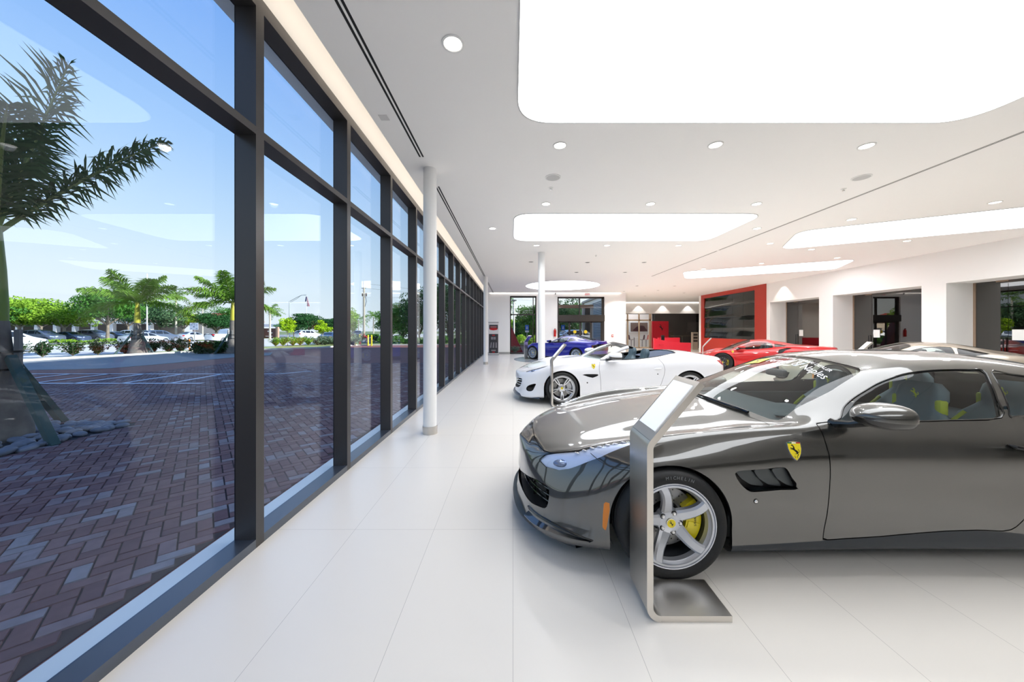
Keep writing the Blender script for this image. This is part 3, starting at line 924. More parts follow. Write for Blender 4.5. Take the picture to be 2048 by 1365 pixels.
    for sd in (-1, 1):
        g.box((2.1, sd * .80, .25), (3.4, sd * .86, .86))
        g.ball((2.0, sd * .55, .93), .05, 8, (1.6, 1, .3))
    g.build('dashboard', None, root, 40)
    g = G().use(mat('dark_trim'))
    c = Vector((2.34, -.38, .855))
    Rt = Matrix.Translation(c) @ Matrix.Rotation(rad(-68), 4, 'Y')
    ring = [Rt @ Vector((.178 * math.cos(2 * PI * k / 40), .178 * math.sin(2 * PI * k / 40) if math.sin(2 * PI * k / 40) > -2 else 0, 0)) for k in range(41)]
    g.tube(ring, .016, 8, False)
    for a in (PI / 2, -PI / 2, PI): g.tube([Rt @ Vector((0, 0, .02)), Rt @ Vector((.175 * math.cos(a), .175 * math.sin(a), 0))], [.035, .014], 8)
    g.lathe([(.055, .0), (.055, .03), (.0005, .035)], 20, Rt)
    g.use(BADGE_Y).lathe([(.02, .03), (.02, .038), (.0005, .039)], 16, Rt)
    g.build('steering_wheel', None, root, 40)
    for y in (-.38, .38): seat(root, 2.86, y, LEATHER, YEL, .40)
    for y in (-.34, .34): seat(root, 3.62, y, LEATHER, YEL, .40)
    g = G().use(mat('dark_trim')); g.tube([(2.36, 0, 1.26), (2.36, 0, 1.2)], .012, 6); g.rbox((2.35, 0, 1.18), (.05, .22, .065), .02, 2)
    g.build('rear_view_mirror', None, root)
    return root
def tail_lamps(root, pts, m, r):
    for sd in (-1, 1):
        for (x, y, z) in pts:
            g = G().use(m).lathe([(r * 1.15, -.03), (r * 1.1, .012), (r, .016), (r * .9, .004), (.0005, .006)], 20, Matrix.Translation((x, sd * y, z)) @ Matrix.Rotation(PI / 2, 4, 'Y'))
            g.build('tail_lamp', None, root)

def white_car():
    WH = mat('pearl_white_paint', (228, 229, 234), .3, 0., coat=1.)
    root = empty('convertible', (.04, 8.115, 0), rad(2.2), 'white open-top convertible parked between the dark grey sports car and the deep blue coupe', 'car')
    L = 4.68
    hoodz = [(0,.545),(.1,.60),(.25,.655),(.5,.735)]
    cv = std(L, .985,
        [(0,.49),(.2,.57),(.5,.66),(.95,.745),(1.5,.755),(2.4,.78),(3.2,.86),(3.8,.885),(4.4,.86),(4.68,.74)],
        [(0,.54)] + hoodz[1:] + [(.95,.865),(1.3,.893),(1.75,.903),(2.3,.918),(2.8,.955),(3.2,1.005),(3.6,1.03),(4.1,1.0),(4.5,.955),(4.62,.93),(4.68,.86)],
        [(0,0),(.02,.13),(.08,.3),(.2,.45),(.35,.55),(.6,.65),(.97,.7),(1.4,.72),(1.8,.75),(2.4,.80),(3.0,.79),(3.4,.72),(4,.64),(4.5,.5),(4.62,.3),(4.68,0)],
        [(0,.57),(.1,.62),(.25,.67),(.5,.745),(.95,.84),(1.4,.895),(1.75,.915),(2.4,.925),(3.0,.985),(3.4,1.05),(3.8,1.062),(4.3,1.0),(4.5,.972),(4.62,.95),(4.68,.87)],
        [(0,.595),(.1,.64),(.25,.685),(.5,.755),(.95,.855),(1.4,.915),(1.7,.94),(2.4,.935),(3.0,.99),(3.4,1.075),(3.8,1.085),(4.3,1.01),(4.5,.978),(4.62,.955),(4.68,.88)],
        [(0,.60),(.1,.645),(.25,.69),(.5,.76),(.95,.86),(1.4,.925),(1.7,.95),(2.4,.94),(3.0,.99),(3.4,1.08),(3.8,1.09),(4.3,1.015),(4.5,.98),(4.62,.957),(4.68,.885)])
    grl = [(.03,-.0,.47),(.03,-.2,.475),(.08,-.42,.50),(.16,-.56,.50),(.165,-.57,.45),(.12,-.53,.34),(.08,-.42,.29),(.03,-.2,.26),(.03,0,.26)]
    grl = grl + [(x, -y, z) for x, y, z in grl[::-1] if y]
    intake = smooth_poly([(.24,-.68,.33),(.30,-.73,.39),(.42,-.82,.43),(.40,-.81,.36),(.36,-.79,.28),(.30,-.74,.26),(.25,-.69,.27)], 3)
    hl = [(.22,-.55,.635),(.30,-.60,.675),(.42,-.66,.715),(.55,-.70,.75),(.80,-.755,.83),(.66,-.77,.765),(.50,-.76,.69),(.36,-.70,.645),(.28,-.63,.625)]
    vent = side_poly([(1.30,.636),(1.4,.642),(1.62,.640),(1.70,.637),(1.725,.622),(1.70,.60),(1.60,.562),(1.50,.583),(1.40,.618)])
    door = [(1.76,1.2),(1.76,.882),(1.745,.80),(1.74,.73),(1.765,.5),(1.775,.25),(2.3,.26),(2.9,.275),(2.98,.30),(3.05,.42),(3.12,.62),(3.13,.75),(3.10,.85),(3.02,.95),(3.0,1.2)]
    mk = [side_poly([(.585,.46),(.61,.45),(.60,.36),(.585,.27),(.57,.28),(.575,.36)])]
    tl = [(4.28,-.84,.905),(4.38,-.79,.92),(4.56,-.6,.91),(4.60,-.52,.85),(4.55,-.62,.78),(4.40,-.79,.82)]
    wh = wheel_meshes('twin', mat('machined_rim', (205, 208, 214), .25, .75), mat('silver_caliper', (190, 192, 198), .35, .5), rr=.268, barrel=GLOSSBLACK)
    sp = dict(ownvents=True, L=L, curves=cv, nx=200, paint=WH, fa=.95, ra=3.67, archR=.378, track=.965, skirt=[(1.3,.175),(3.3,.19),(3.3,0),(1.3,0)], grille=[(grl, (1, 0, 0)), (intake, (.5, .8, 0)), ([(x, -y, z) for x, y, z in intake], (.5, -.8, 0))],
              vents=[vent], headlight=hl, doors=[door], marker=mk, wheels=wh, badge=(1.62, .80, .115), proj=(.38, -.67, .66), taillight=tl, tl_n=(.5, -.8, 0),
              cockpit=[(1.74,0),(1.79,-.3),(1.88,-.60),(2.0,-.735),(2.6,-.79),(3.0,-.78),(3.3,-.735),(3.52,-.62),(3.60,-.40),(3.62,0)],
              hood=[(.30,0),(.30,-.3),(.40,-.52),(.8,-.66),(1.4,-.70),(1.62,-.68),(1.66,-.4),(1.6,0)])
    S, bv = make_car(root, sp)
    g = G().use(BLACK)
    for pts in (grl, intake, [(x, -y, z) for x, y, z in intake]):
        c = Vector((sum(p[0] for p in pts) / len(pts) + .1, sum(p[1] for p in pts) / len(pts), sum(p[2] for p in pts) / len(pts)))
        q = [Vector(p) for p in pts]
        g.grid([[p + Vector((.004, 0, 0)) for p in q + q[:1]], [p * .9 + c * .1 + Vector((.1, 0, 0)) for p in q + q[:1]]])
        g.add([p * .9 + c * .1 + Vector((.1, 0, 0)) for p in q], [tuple(range(len(q)))])
    o = g.build('grille', None, root)
    g = G().use(CHROME)
    for i, zz in enumerate((.33, .385, .44)):
        g.tube([(.045 + .13 * (abs(y) / .55) ** 2.2, y, zz + .02 * (abs(y) / .5) ** 2) for y in [-.52 + 1.04 * k / 20 for k in range(21)]], .007, 6)
    g.build('grille_slats', None, o)
    g = G().use(mat('blue_carbon', (40, 60, 84), .35, coat=.5)); P = []
    for k in range(41):
        y = -.9 + 1.8 * k / 40; a = abs(y) / .9
        x = -.014 + .48 * a ** 3.2 + .03 * a
        P.append([(x + .06, y * .98, .19), (x - .004, y, .175), (x - .02, y, .14), (x - .01, y, .115), (x + .12, y * .95, .115)])
    g.grid(P); g.build('front_splitter', None, root, 50)
    for sd in (-1, 1):
        g = G().use(BLACK); T = Matrix.Translation((0, sd * .895, 0)) @ Matrix.Rotation(PI / 2, 4, 'X')
        g.prism([(x, z) for x, y, z in vent], -.02, .02, T); g.build('side_vent', None, root)
        wing_mirror(root, WH, (2.03, 1.04, 1.02), (.12, .12, .075), sd, (1.92, .88, .93))
        g = G().use(WH)
        h = bv.ray_cast(Vector((3.0, sd * 3, .75)), Vector((0, -sd, 0)))[0]
        g.tube([h + Vector((-.1, sd * -.01, -.012)), h + Vector((-.06, sd * .012, -.004)), h + Vector((.02, sd * .016, .004)), h + Vector((.07, sd * -.004, .014))], [.004, .016, .018, .006], 8)
        g.use(BLACK).ball(h + Vector((-.02, 0, -.115)), .012, 6); g.build('door_handle', None, root)
        g = G().use(BLACK).ball(bv.ray_cast(Vector((1.48, sd * 3, .46)), Vector((0, -sd, 0)))[0], .014, 6); g.build('parking_sensor', None, root)
    # windshield and frame
    bot = lambda u: Vector((1.585 + .235 * abs(u) ** 2.2, .74 * u, .945 - .04 * u * u))
    top = lambda u: Vector((2.33 + .13 * u * u, .60 * u, 1.27 - .075 * u * u))
    def ws(u, v):
        return bot(u) * (1 - v) + top(u) * v + Vector((0, 0, .035 * math.sin(PI * v)))
    g = G().use(glassmat('convertible_glass', (.72, .8, .8), 1.5))
    g.grid([[ws(-1 + 2 * i / 20, j / 10) for i in range(21)] for j in range(11)])
    o = g.build('windshield', None, root)
    g = G().use(WH)
    for sd in (-1, 1):
        pts = [ws(sd, v / 8) + Vector((.012, sd * .012, -.008)) for v in range(9)]
        g.tube(pts, [.05, .046, .042, .04, .038, .037, .036, .036, .036], 10)
    g.build('a_pillar', None, root, 60)
    g = G().use(mat('header_black', (24, 26, 29), .4))
    P = []
    for i in range(21):
        u = -1 + 2 * i / 20; p = ws(u, 1)
        P.append([p + Vector((-.09, 0, -.044)), p + Vector((-.06, 0, -.014)), p + Vector((.03, 0, .014)), p + Vector((.13, 0, -.006)), p + Vector((.125, 0, -.04)), p + Vector((.0, 0, -.045))])
    g.grid(P); g.build('windshield_header', None, root, 50)
    g = G().use(BLACK)
    for sd in (-1, 1): g.tube([(1.80, sd * .79, .915), (2.3, sd * .815, .925), (2.8, sd * .815, .955), (3.25, sd * .765, 1.02), (3.5, sd * .66, 1.065)], .014, 6)
    g.build('belt_trim', None, root)
    # cabin
    DG = mat('dark_trim', (46, 54, 60), .6)
    g = G().use(DG)
    g.box((1.7, -.78, .2), (3.4, .78, .26)); g.box((2.2, -.13, .25), (3.3, .13, .58))
    P = []
    for k in range(17):
        y = -.74 + 1.48 * k / 16; b = .05 * math.exp(-((y + .38) / .2) ** 2)
        P.append([(1.66, y, .90), (1.85, y, .915), (2.1, y, .91 + b), (2.2, y, .87 + b), (2.25, y, .78), (2.2, y, .5)])
    g.grid(P)
    for sd in (-1, 1): g.box((1.95, sd * .77, .25), (3.2, sd * .80, .90))
    g.build('dashboard', None, root, 40)
    g = G().use(mat('tonneau_cloth', (62, 76, 98), .7)); P = []
    for i in range(9):
        x = 3.02 + .60 * i / 8
        P.append([(x, y, .90 + .13 * (i / 8) + .045 * (1 - (y / .75) ** 2)) for y in [-.74 + .12 * i / 8 + (1.48 - .24 * i / 8) * k / 12 for k in range(13)]])
    g.grid(P); g.add([(3.02, -.74, .9), (3.02, .74, .9), (3.02, .74, .4), (3.02, -.74, .4)], [(0, 1, 2, 3)])
    g.build('rear_deck', None, root, 50)
    for y in (-.37, .37): seat(root, 2.60, y, mat('blue_leather', (70, 92, 104), .4), None, .385)
    g = G().use(DG); c = Vector((2.36, -.37, .86)); Rt = Matrix.Translation(c) @ Matrix.Rotation(rad(-68), 4, 'Y')
    g.tube([Rt @ Vector((.175 * math.cos(2 * PI * k / 30), .175 * math.sin(2 * PI * k / 30), 0)) for k in range(31)], .016, 8, False)
    for a in (PI / 2, -PI / 2, PI): g.tube([Rt @ Vector((0, 0, .02)), Rt @ Vector((.17 * math.cos(a), .17 * math.sin(a), 0))], [.035, .014], 8)
    g.build('steering_wheel', None, root)
    g = G().use(BLACK).rbox((2.27, 0, 1.19), (.05, .2, .06), .02, 2).tube([(2.33, 0, 1.26), (2.27, 0, 1.2)], .01, 6)
    g.build('rear_view_mirror', None, root)

def gt_spec(pm, wheels, glass, L=4.657):
    hy = [(0,0),(.02,.13),(.08,.3),(.2,.45),(.35,.55),(.6,.65),(.97,.7),(1.4,.725),(1.85,.735)]
    cv = std(L, .985,
        [(0,.46),(.3,.57),(.6,.675),(1,.745),(1.6,.74),(2.4,.75),(3.2,.83),(3.8,.885),(4.4,.88),(4.657,.78)],
        [(0,.53),(.1,.565),(.3,.635),(.6,.74),(1.0,.86),(1.4,.872),(1.9,.875),(2.5,.885),(3.0,.925),(3.5,.99),(3.9,1.0),(4.4,.98),(4.6,.97),(4.657,.91)],
        hy + [(2.1,.70),(2.5,.62),(2.8,.58),(3.3,.56),(3.8,.58),(4.3,.64),(4.5,.58),(4.62,.3),(4.657,0)],
        [(0,.56),(.2,.625),(.6,.745),(1,.83),(1.4,.862),(1.85,.88),(2.05,.955),(2.3,1.06),(2.55,1.155),(2.8,1.2),(3.1,1.2),(3.5,1.14),(4,1.04),(4.4,.99),(4.6,.985),(4.657,.93)],
        [(0,.585),(.2,.645),(.6,.76),(1,.84),(1.5,.885),(1.7,.905),(2.1,1.07),(2.4,1.18),(2.65,1.24),(2.9,1.262),(3.2,1.25),(3.7,1.16),(4.2,1.055),(4.45,1.01),(4.6,1.005),(4.657,.945)],
        [(0,.59),(.2,.65),(.6,.765),(1,.85),(1.5,.895),(1.68,.915),(2.1,1.09),(2.4,1.2),(2.65,1.255),(2.9,1.276),(3.2,1.263),(3.7,1.17),(4.2,1.06),(4.45,1.015),(4.6,1.01),(4.657,.95)])
    grl = [(.03,-.0,.40),(.03,-.3,.41),(.12,-.55,.45),(.2,-.66,.44),(.17,-.62,.30),(.1,-.5,.24),(.03,-.25,.22),(.03,0,.22)]
    grl = grl + [(x, -y, z) for x, y, z in grl[::-1] if y]
    tailp = [(4.6, -.80, .84), (4.6, -.80, .62), (4.6, -.5, .55), (4.6, .5, .55), (4.6, .80, .62), (4.6, .80, .84), (4.6, .5, .875), (4.6, -.5, .875)]
    return dict(L=L, curves=cv, nx=150, paint=pm, glass=glass, fa=1.0, ra=3.72, archR=.378, archRr=.385, track=.965, wheels=wheels,
        ws=[(1.70,0),(1.78,-.4),(1.88,-.67),(1.97,-.68),(2.3,-.605),(2.50,-.55),(2.54,-.4),(2.53,0)],
        rw=[(3.35,0),(3.35,-.36),(3.45,-.43),(3.9,-.43),(4.12,-.40),(4.18,-.3),(4.2,0)],
        sidewin=[('door_window', [(2.02,.905),(2.2,.98),(2.5,1.11),(2.7,1.168),(2.95,1.183),(3.12,1.172),(3.1,1.0),(3.05,.94),(2.5,.905)]), ('quarter_window', [(3.18,1.165),(3.4,1.122),(3.62,1.05),(3.5,1.02),(3.13,.955)])],
        skirt=[(1.35,.19),(3.4,.23),(3.4,0),(1.35,0)], grille=[(grl, (1, 0, 0))], vents=[side_poly([(1.46,.72),(1.62,.70),(1.66,.6),(1.62,.45),(1.52,.38),(1.56,.5),(1.52,.62)])],
        headlight=[(.25,-.55,.60),(.5,-.68,.71),(.85,-.76,.82),(.70,-.78,.76),(.45,-.75,.65),(.30,-.66,.585)], proj=(.42,-.69,.64),
        doors=[[(1.93,1.2),(1.93,.88),(1.90,.6),(1.86,.25),(2.9,.26),(3.05,.4),(3.16,.7),(3.12,.93),(3.12,1.2)]], badge=(1.60,.79,.115),
        darkpatch=[tailp], marker=[side_poly([(.60,.46),(.635,.45),(.625,.34),(.60,.33)])])

def finish_gt(root, pm, leather):
    g = G().use(mat('dark_trim')); g.box((1.95, -.76, .2), (3.4, .76, .25))
    g.grid([[(x, y, z) for x, z in ((1.8, .84), (2.0, .88), (2.25, .87), (2.35, .8), (2.3, .4))] for y in (-.72, -.4, 0, .4, .72)])
    g.build('dashboard', None, root)
    for y in (-.36, .36): seat(root, 2.68, y, leather, None, .33)
    for sd in (-1, 1):
        wing_mirror(root, pm, (2.13, 1.03, .985), (.11, .11, .065), sd, (2.04, .86, .90))
    g = G().use(mat('carbon_skirt', (34, 44, 54), .3, coat=.5)); P = []
    for k in range(31):
        y = -.9 + 1.8 * k / 30; a = abs(y) / .9; x = -.014 + .48 * a ** 3.2 + .03 * a
        P.append([(x + .06, y * .98, .18), (x - .02, y, .15), (x - .01, y, .11), (x + .12, y * .95, .11)])
    g.grid(P); g.build('front_splitter', None, root, 50)
    g = G().use(BLACK); g.add([(4.48, -.7, .2), (4.48, .7, .2), (4.50, .78, .86), (4.50, -.78, .86)], [(0, 1, 2, 3)])
    g.grid([[(4.35 + .25 * (1 - (y / .8) ** 4), y, z) for y in [-.78 + 1.56 * k / 12 for k in range(13)]] for z in (.18, .36)])
    g.build('rear_diffuser', None, root)
    tail_lamps(root, [(4.53, .58, .74), (4.50, .72, .745)], LAMPRED, .055)

def blue_car():
    pm = paint('deep_blue_paint', (22, 26, 160), .35, .28)
    th = rad(-43); root = empty('coupe', (.957, 19.79, .02), th, 'deep blue fastback coupe standing on the round grey floor disc', 'car')
    wh = wheel_meshes('multi', mat('pale_blue_rim', (190, 205, 225), .25, .6), mat('yellow_caliper'), rr=.266)
    make_car(root, gt_spec(pm, wh, CARGLASS)); finish_gt(root, pm, mat('blue_leather', (70, 92, 104), .4))

def sand_car():
    pm = paint('champagne_paint', (176, 164, 148), .6, .3)
    th = rad(-28); root = empty('coupe', (7.5, 9.85, 0), th, 'champagne beige coupe seen behind the roof of the dark grey sports car', 'car')
    wh = wheel_meshes('five', mat('silver_rim'), mat('yellow_caliper'))
    make_car(root, gt_spec(pm, wh, CARGLASS)); finish_gt(root, pm, mat('pale_leather', (150, 165, 165), .45))

def red_car():
    RD = mat('red_paint', (192, 20, 26), .28, .15, coat=1.)
    th = rad(-26); L = 4.57
    root = empty('sports_car', (7.45, 14.4, 0), th, 'low red mid-engined sports car in front of the red-framed display wall', 'car')
    hy = [(0,0),(.02,.13),(.08,.3),(.2,.45),(.35,.55),(.6,.65),(.97,.71),(1.2,.73)]
    cv = std(L, .98,
        [(0,.42),(.3,.52),(.6,.62),(1,.70),(1.6,.68),(2.4,.70),(3.0,.80),(3.7,.87),(4.3,.85),(4.57,.75)],
        [(0,.48),(.2,.55),(.5,.65),(.75,.745),(1.05,.805),(1.35,.81),(1.8,.82),(2.3,.85),(2.8,.93),(3.3,.985),(3.8,.99),(4.3,.965),(4.5,.95),(4.57,.88)],
        hy + [(1.5,.69),(1.9,.58),(2.3,.54),(2.8,.52),(3.3,.54),(3.9,.6),(4.3,.56),(4.5,.3),(4.57,0)],
        [(0,.51),(.3,.585),(.7,.68),(1,.745),(1.25,.80),(1.5,.91),(1.8,1.03),(2.1,1.11),(2.4,1.13),(2.8,1.09),(3.2,1.03),(3.7,.985),(4.3,.96),(4.5,.955),(4.57,.89)],
        [(0,.53),(.3,.595),(.7,.68),(1.05,.76),(1.4,.935),(1.75,1.09),(2.05,1.18),(2.4,1.197),(2.8,1.15),(3.3,1.06),(3.9,.985),(4.4,.965),(4.5,.97),(4.57,.9)],
        [(0,.535),(.3,.60),(.7,.685),(1.0,.755),(1.4,.95),(1.75,1.105),(2.05,1.195),(2.4,1.211),(2.8,1.163),(3.3,1.07),(3.9,.985),(4.4,.965),(4.5,.97),(4.57,.9)])
    wh = wheel_meshes('multi', mat('dark_rim', (60, 62, 66), .3, .7), mat('yellow_caliper'), rr=.266)
    gl = CARGLASS
    sp = dict(L=L, curves=cv, nx=170, paint=RD, glass=gl, fa=1.03, ra=3.68, archR=.378, archRr=.385, track=.955, wheels=wh,
        ws=[(1.02,0),(1.1,-.4),(1.27,-.665),(1.4,-.675),(1.75,-.575),(1.96,-.49),(2.0,-.3),(2.0,0)],
        rw=[(2.75,0),(2.75,-.34),(3.5,-.36),(3.75,-.3),(3.78,0)], rwglass=CARGLASS_D,
        sidewin=[('door_window', [(1.40,.86),(1.6,.94),(1.85,1.04),(2.1,1.103),(2.35,1.11),(2.6,1.08),(2.62,.93),(2.2,.872),(1.8,.845)]), ('quarter_window', [(2.66,1.07),(2.9,1.03),(3.05,1.0),(2.9,.97),(2.66,.945)])],
        skirt=[(1.4,.19),(3.3,.23),(3.3,0),(1.4,0)], vents=[side_poly([(2.76,.86),(3.0,.93),(3.16,.925),(2.95,.84),(2.84,.74),(2.72,.72)])],
        headlight=[(.42,-.63,.63),(.62,-.70,.70),(.95,-.75,.79),(.80,-.775,.755),(.58,-.76,.68)], proj=(.58,-.71,.66),
        grille=[([(.05,-.0,.30),(.1,-.55,.34),(.15,-.6,.2),(.05,0,.18),(.15,.6,.2),(.1,.55,.34)], (1, 0, 0))],
        doors=[[(1.32,1.1),(1.36,.82),(1.44,.5),(1.5,.25),(2.5,.26),(2.7,.4),(2.72,.6),(2.66,.93),(2.66,1.1)]], badge=(1.36,.75,.11))
    S, bv = make_car(root, sp)
    g = G().use(mat('dark_trim')); g.box((1.4, -.76, .2), (2.8, .76, .25)); g.box((2.62, -.6, .3), (2.7, .6, .95))
    g.grid([[(x, y, z) for x, z in ((1.15, .77), (1.45, .82), (1.7, .8), (1.75, .4))] for y in (-.7, -.4, 0, .4, .7)])
    g.build('dashboard', None, root)
    for y in (-.36, .36): seat(root, 2.15, y, mat('blue_leather'), None, .26)
    for sd in (-1, 1):
        wing_mirror(root, RD, (1.62, 1.02, .93), (.11, .11, .065), sd, (1.5, .84, .83))
        g = G().use(RD); h = bv.ray_cast(Vector((2.45, sd * 3, .80)), Vector((0, -sd, 0)))[0]
        g.tube([h + Vector((-.07, 0, 0)), h + Vector((0, sd * .014, 0)), h + Vector((.07, 0, 0))], [.004, .013, .004], 8); g.build('door_handle', None, root)
    g = G().use(BLACK); P = []
    for k in range(31):
        y = -.9 + 1.8 * k / 30; a = abs(y) / .9; x = -.014 + .48 * a ** 3.2 + .03 * a
        P.append([(x + .06, y * .98, .18), (x - .02, y, .15), (x - .01, y, .11), (x + .12, y * .95, .11)])
    g.grid(P); g.build('front_splitter', None, root, 50)
    tail_lamps(root, [(4.36, .62, .83)], LAMPRED, .07)
    return root

def street_spec(kind, pm, wh):
    if kind == 'sedan':
        L, W, h = 4.75, .91, 1.44
        bl = [(0,.62),(.3,.74),(.8,.86),(1.4,.93),(2.4,.96),(3.6,.99),(4.3,1.0),(4.75,.92)]
        rz = [(0,.64),(.8,.88),(1.35,.96),(1.6,1.06),(2.0,1.26),(2.4,1.36),(3.0,1.37),(3.5,1.28),(3.9,1.12),(4.2,1.03),(4.75,.94)]
        ry = [(0,0),(.05,.3),(.2,.5),(.8,.7),(1.4,.72),(2.2,.58),(3.2,.56),(4.0,.64),(4.5,.6),(4.7,.3),(4.75,0)]
        cz = [(0,.68),(.8,.93),(1.2,1.0),(1.6,1.17),(2.0,1.36),(2.4,1.43),(3.0,1.44),(3.5,1.35),(3.9,1.18),(4.2,1.07),(4.75,.96)]
        win = [[(1.7,1.0),(2.0,1.18),(2.3,1.31),(2.6,1.335),(2.62,1.0)], [(2.7,1.0),(2.7,1.335),(3.1,1.33),(3.4,1.26),(3.65,1.14),(3.6,1.03)]]
        ws = [(1.25,0),(1.3,-.5),(1.45,-.67),(2.0,-.58),(2.2,-.53),(2.25,0)]; rw = [(3.35,0),(3.4,-.5),(3.9,-.56),(4.05,-.5),(4.05,0)]
        fa, ra = .9, 3.7
    elif kind == 'suv':
        L, W, h = 4.65, .93, 1.7
        bl = [(0,.75),(.3,.9),(.8,1.0),(1.4,1.06),(2.4,1.1),(3.6,1.14),(4.3,1.16),(4.65,1.08)]
        rz = [(0,.77),(.8,1.03),(1.15,1.1),(1.5,1.28),(1.9,1.5),(2.3,1.6),(3.6,1.6),(4.1,1.52),(4.4,1.3),(4.6,1.1),(4.65,1.0)]
        ry = [(0,0),(.05,.3),(.2,.5),(.8,.72),(1.2,.74),(2.0,.62),(3.6,.62),(4.2,.64),(4.5,.66),(4.62,.4),(4.65,0)]
        cz = [(0,.8),(.8,1.07),(1.05,1.12),(1.5,1.38),(1.9,1.6),(2.3,1.69),(3.6,1.68),(4.1,1.6),(4.4,1.36),(4.6,1.14),(4.65,1.05)]
        win = [[(1.6,1.14),(1.9,1.36),(2.2,1.53),(2.45,1.55),(2.45,1.14)], [(2.52,1.15),(2.52,1.55),(3.4,1.55),(3.4,1.18)], [(3.48,1.19),(3.48,1.55),(3.9,1.52),(4.15,1.38),(4.15,1.25)]]
        ws = [(1.1,0),(1.15,-.5),(1.3,-.68),(1.95,-.6),(2.05,-.5),(2.08,0)]; rw = [(4.12,0),(4.14,-.5),(4.2,-.58),(4.48,-.58),(4.52,-.5),(4.52,0)]
        fa, ra = .9, 3.6
    else:
        L, W, h = 5.6, .98, 1.85
        bl = [(0,.85),(.3,1.02),(.8,1.08),(1.4,1.12),(2.4,1.15),(5.3,1.18),(5.6,1.1)]
        rz = [(0,.87),(.8,1.1),(1.35,1.16),(1.6,1.35),(1.95,1.65),(2.3,1.76),(3.2,1.76),(3.45,1.7),(3.55,1.2),(3.6,.8),(5.4,.8),(5.55,1.15),(5.6,1.05)]
        ry = [(0,0),(.05,.4),(.2,.6),(.8,.78),(1.4,.8),(2.0,.68),(3.3,.68),(3.6,.78),(5.4,.78),(5.58,.4),(5.6,0)]
        cz = [(0,.9),(.8,1.14),(1.3,1.2),(1.6,1.42),(1.95,1.74),(2.3,1.83),(3.2,1.83),(3.45,1.76),(3.55,1.2),(3.6,.8),(5.4,.8),(5.52,1.15),(5.6,1.05)]
        win = [[(1.75,1.2),(2.0,1.45),(2.25,1.68),(2.5,1.7),(2.5,1.2)], [(2.58,1.2),(2.58,1.7),(3.2,1.7),(3.35,1.6),(3.4,1.22)]]
        ws = [(1.32,0),(1.4,-.5),(1.5,-.72),(2.0,-.66),(2.15,-.55),(2.18,0)]; rw = None
        fa, ra = .95, 4.3
    k = L
    sho = [(0, bl[0][1] * .8), (.5, .72 * h / 1.44), (L * .5, .74 * h / 1.44), (L - .5, .78 * h / 1.44), (L, .66 * h / 1.44)]
    cv = std(L, W, sho, bl, ry, rz, [(x, (z + dict(rz).get(x, z)) / 2 + .02) for x, z in cz], cz, 1.35 if kind != 'sedan' else 1.2)
    sp = dict(L=L, curves=cv, nx=70, paint=pm, fa=fa, ra=ra, archR=.37, az=.33, track=W - .02, wheels=wh, glass=mat('street_car_glass', (30, 36, 46), .08, 0, coat=.5), ws=ws, sidewin=[('side_window', w) for w in win],
              taillight=[(L - .25, -W * .9, bl[-2][1] - .05), (L - .04, -W * .7, bl[-2][1] - .05), (L - .04, -W * .7, bl[-2][1] - .25), (L - .25, -W * .9, bl[-2][1] - .2)], tl_n=(.6, -.8, 0),
              headlight=[(.12, -.6, .66 * h / 1.44), (.45, -.86, .76 * h / 1.44), (.45, -.86, .64 * h / 1.44), (.12, -.6, .58 * h / 1.44)], hl_n=(.7, .7, 0), proj=(.3, -.72, .64 * h / 1.44))
    if rw: sp['rw'] = rw
    return sp

def street_car(kind, rgb, loc, rz, label, metal=.3):
    pm = paint('street_paint_%d_%d_%d' % rgb, rgb, metal, .35)
    global _SW
    try: _SW
    except NameError: _SW = wheel_meshes('five', mat('silver_rim'), mat('grey_caliper', (120, 120, 120)), plain=True)
    root = empty({'sedan': 'sedan', 'suv': 'suv', 'pickup': 'pickup_truck'}[kind], loc, rz, label, 'car' if kind != 'pickup' else 'truck')
    sp = street_spec(kind, pm, _SW)
    make_car(root, sp)
    return root, sp['L']
dark_car(); white_car(); blue_car(); sand_car(); red_car()
# ---------------------------------------------------------------- the showroom
CEIL = 4.0
YB, YF = -9.0, 22.5          # back and far walls
WALLW = mat('white_wall', (246, 245, 243), .6)
CEILM = mat('white_ceiling', (249, 248, 246), .8)
BRONZE = mat('bronze_frame', (72, 70, 70), .32, .5)
STEEL = mat('brushed_steel', (206, 202, 196), .3, 1.)
GREYTRIM = mat('grey_trim', (168, 168, 166), .4, .5)
REDL = mat('red_lacquer', (192, 26, 46), .35)
LIGHTPANEL = mat('light_panel', (255, 255, 255), .5, emit=(248, 251, 255), strength=3.8)
LAMP = mat('lamp_glow', (255, 255, 255), .5, emit=(255, 250, 240), strength=6.)

def floor_mat():
    m = mat('floor_tile', (232, 226, 217), .27)
    nt = m.node_tree; b = nt.nodes['Principled BSDF']
    tc = nt.nodes.new('ShaderNodeTexCoord'); mp = nt.nodes.new('ShaderNodeMapping')
    mp.inputs['Location'].default_value = (30 * .6175, 30 * 1.215 - 2.70, 0)
    nt.links.new(tc.outputs['Object'], mp.inputs['Vector'])
    br = nt.nodes.new('ShaderNodeTexBrick'); br.offset = 0; br.squash = 1
    br.inputs['Scale'].default_value = 1; br.inputs['Brick Width'].default_value = .6175; br.inputs['Row Height'].default_value = 1.215
    br.inputs['Mortar Size'].default_value = .0014; br.inputs['Mortar Smooth'].default_value = .2
    br.inputs['Color1'].default_value = (*s2l((234, 228, 219)), 1); br.inputs['Color2'].default_value = (*s2l((232, 226, 217)), 1)
    br.inputs['Mortar'].default_value = (*s2l((190, 184, 176)), 1)
    nt.links.new(mp.outputs[0], br.inputs['Vector']); nt.links.new(br.outputs['Color'], b.inputs['Base Color'])
    return m

struct(G().box((-2.2, YB, -.2), (7.25, YF + .25, 0)).box((7.25, YB, -.2), (19.2, 35.2, 0)), 'floor', floor_mat())

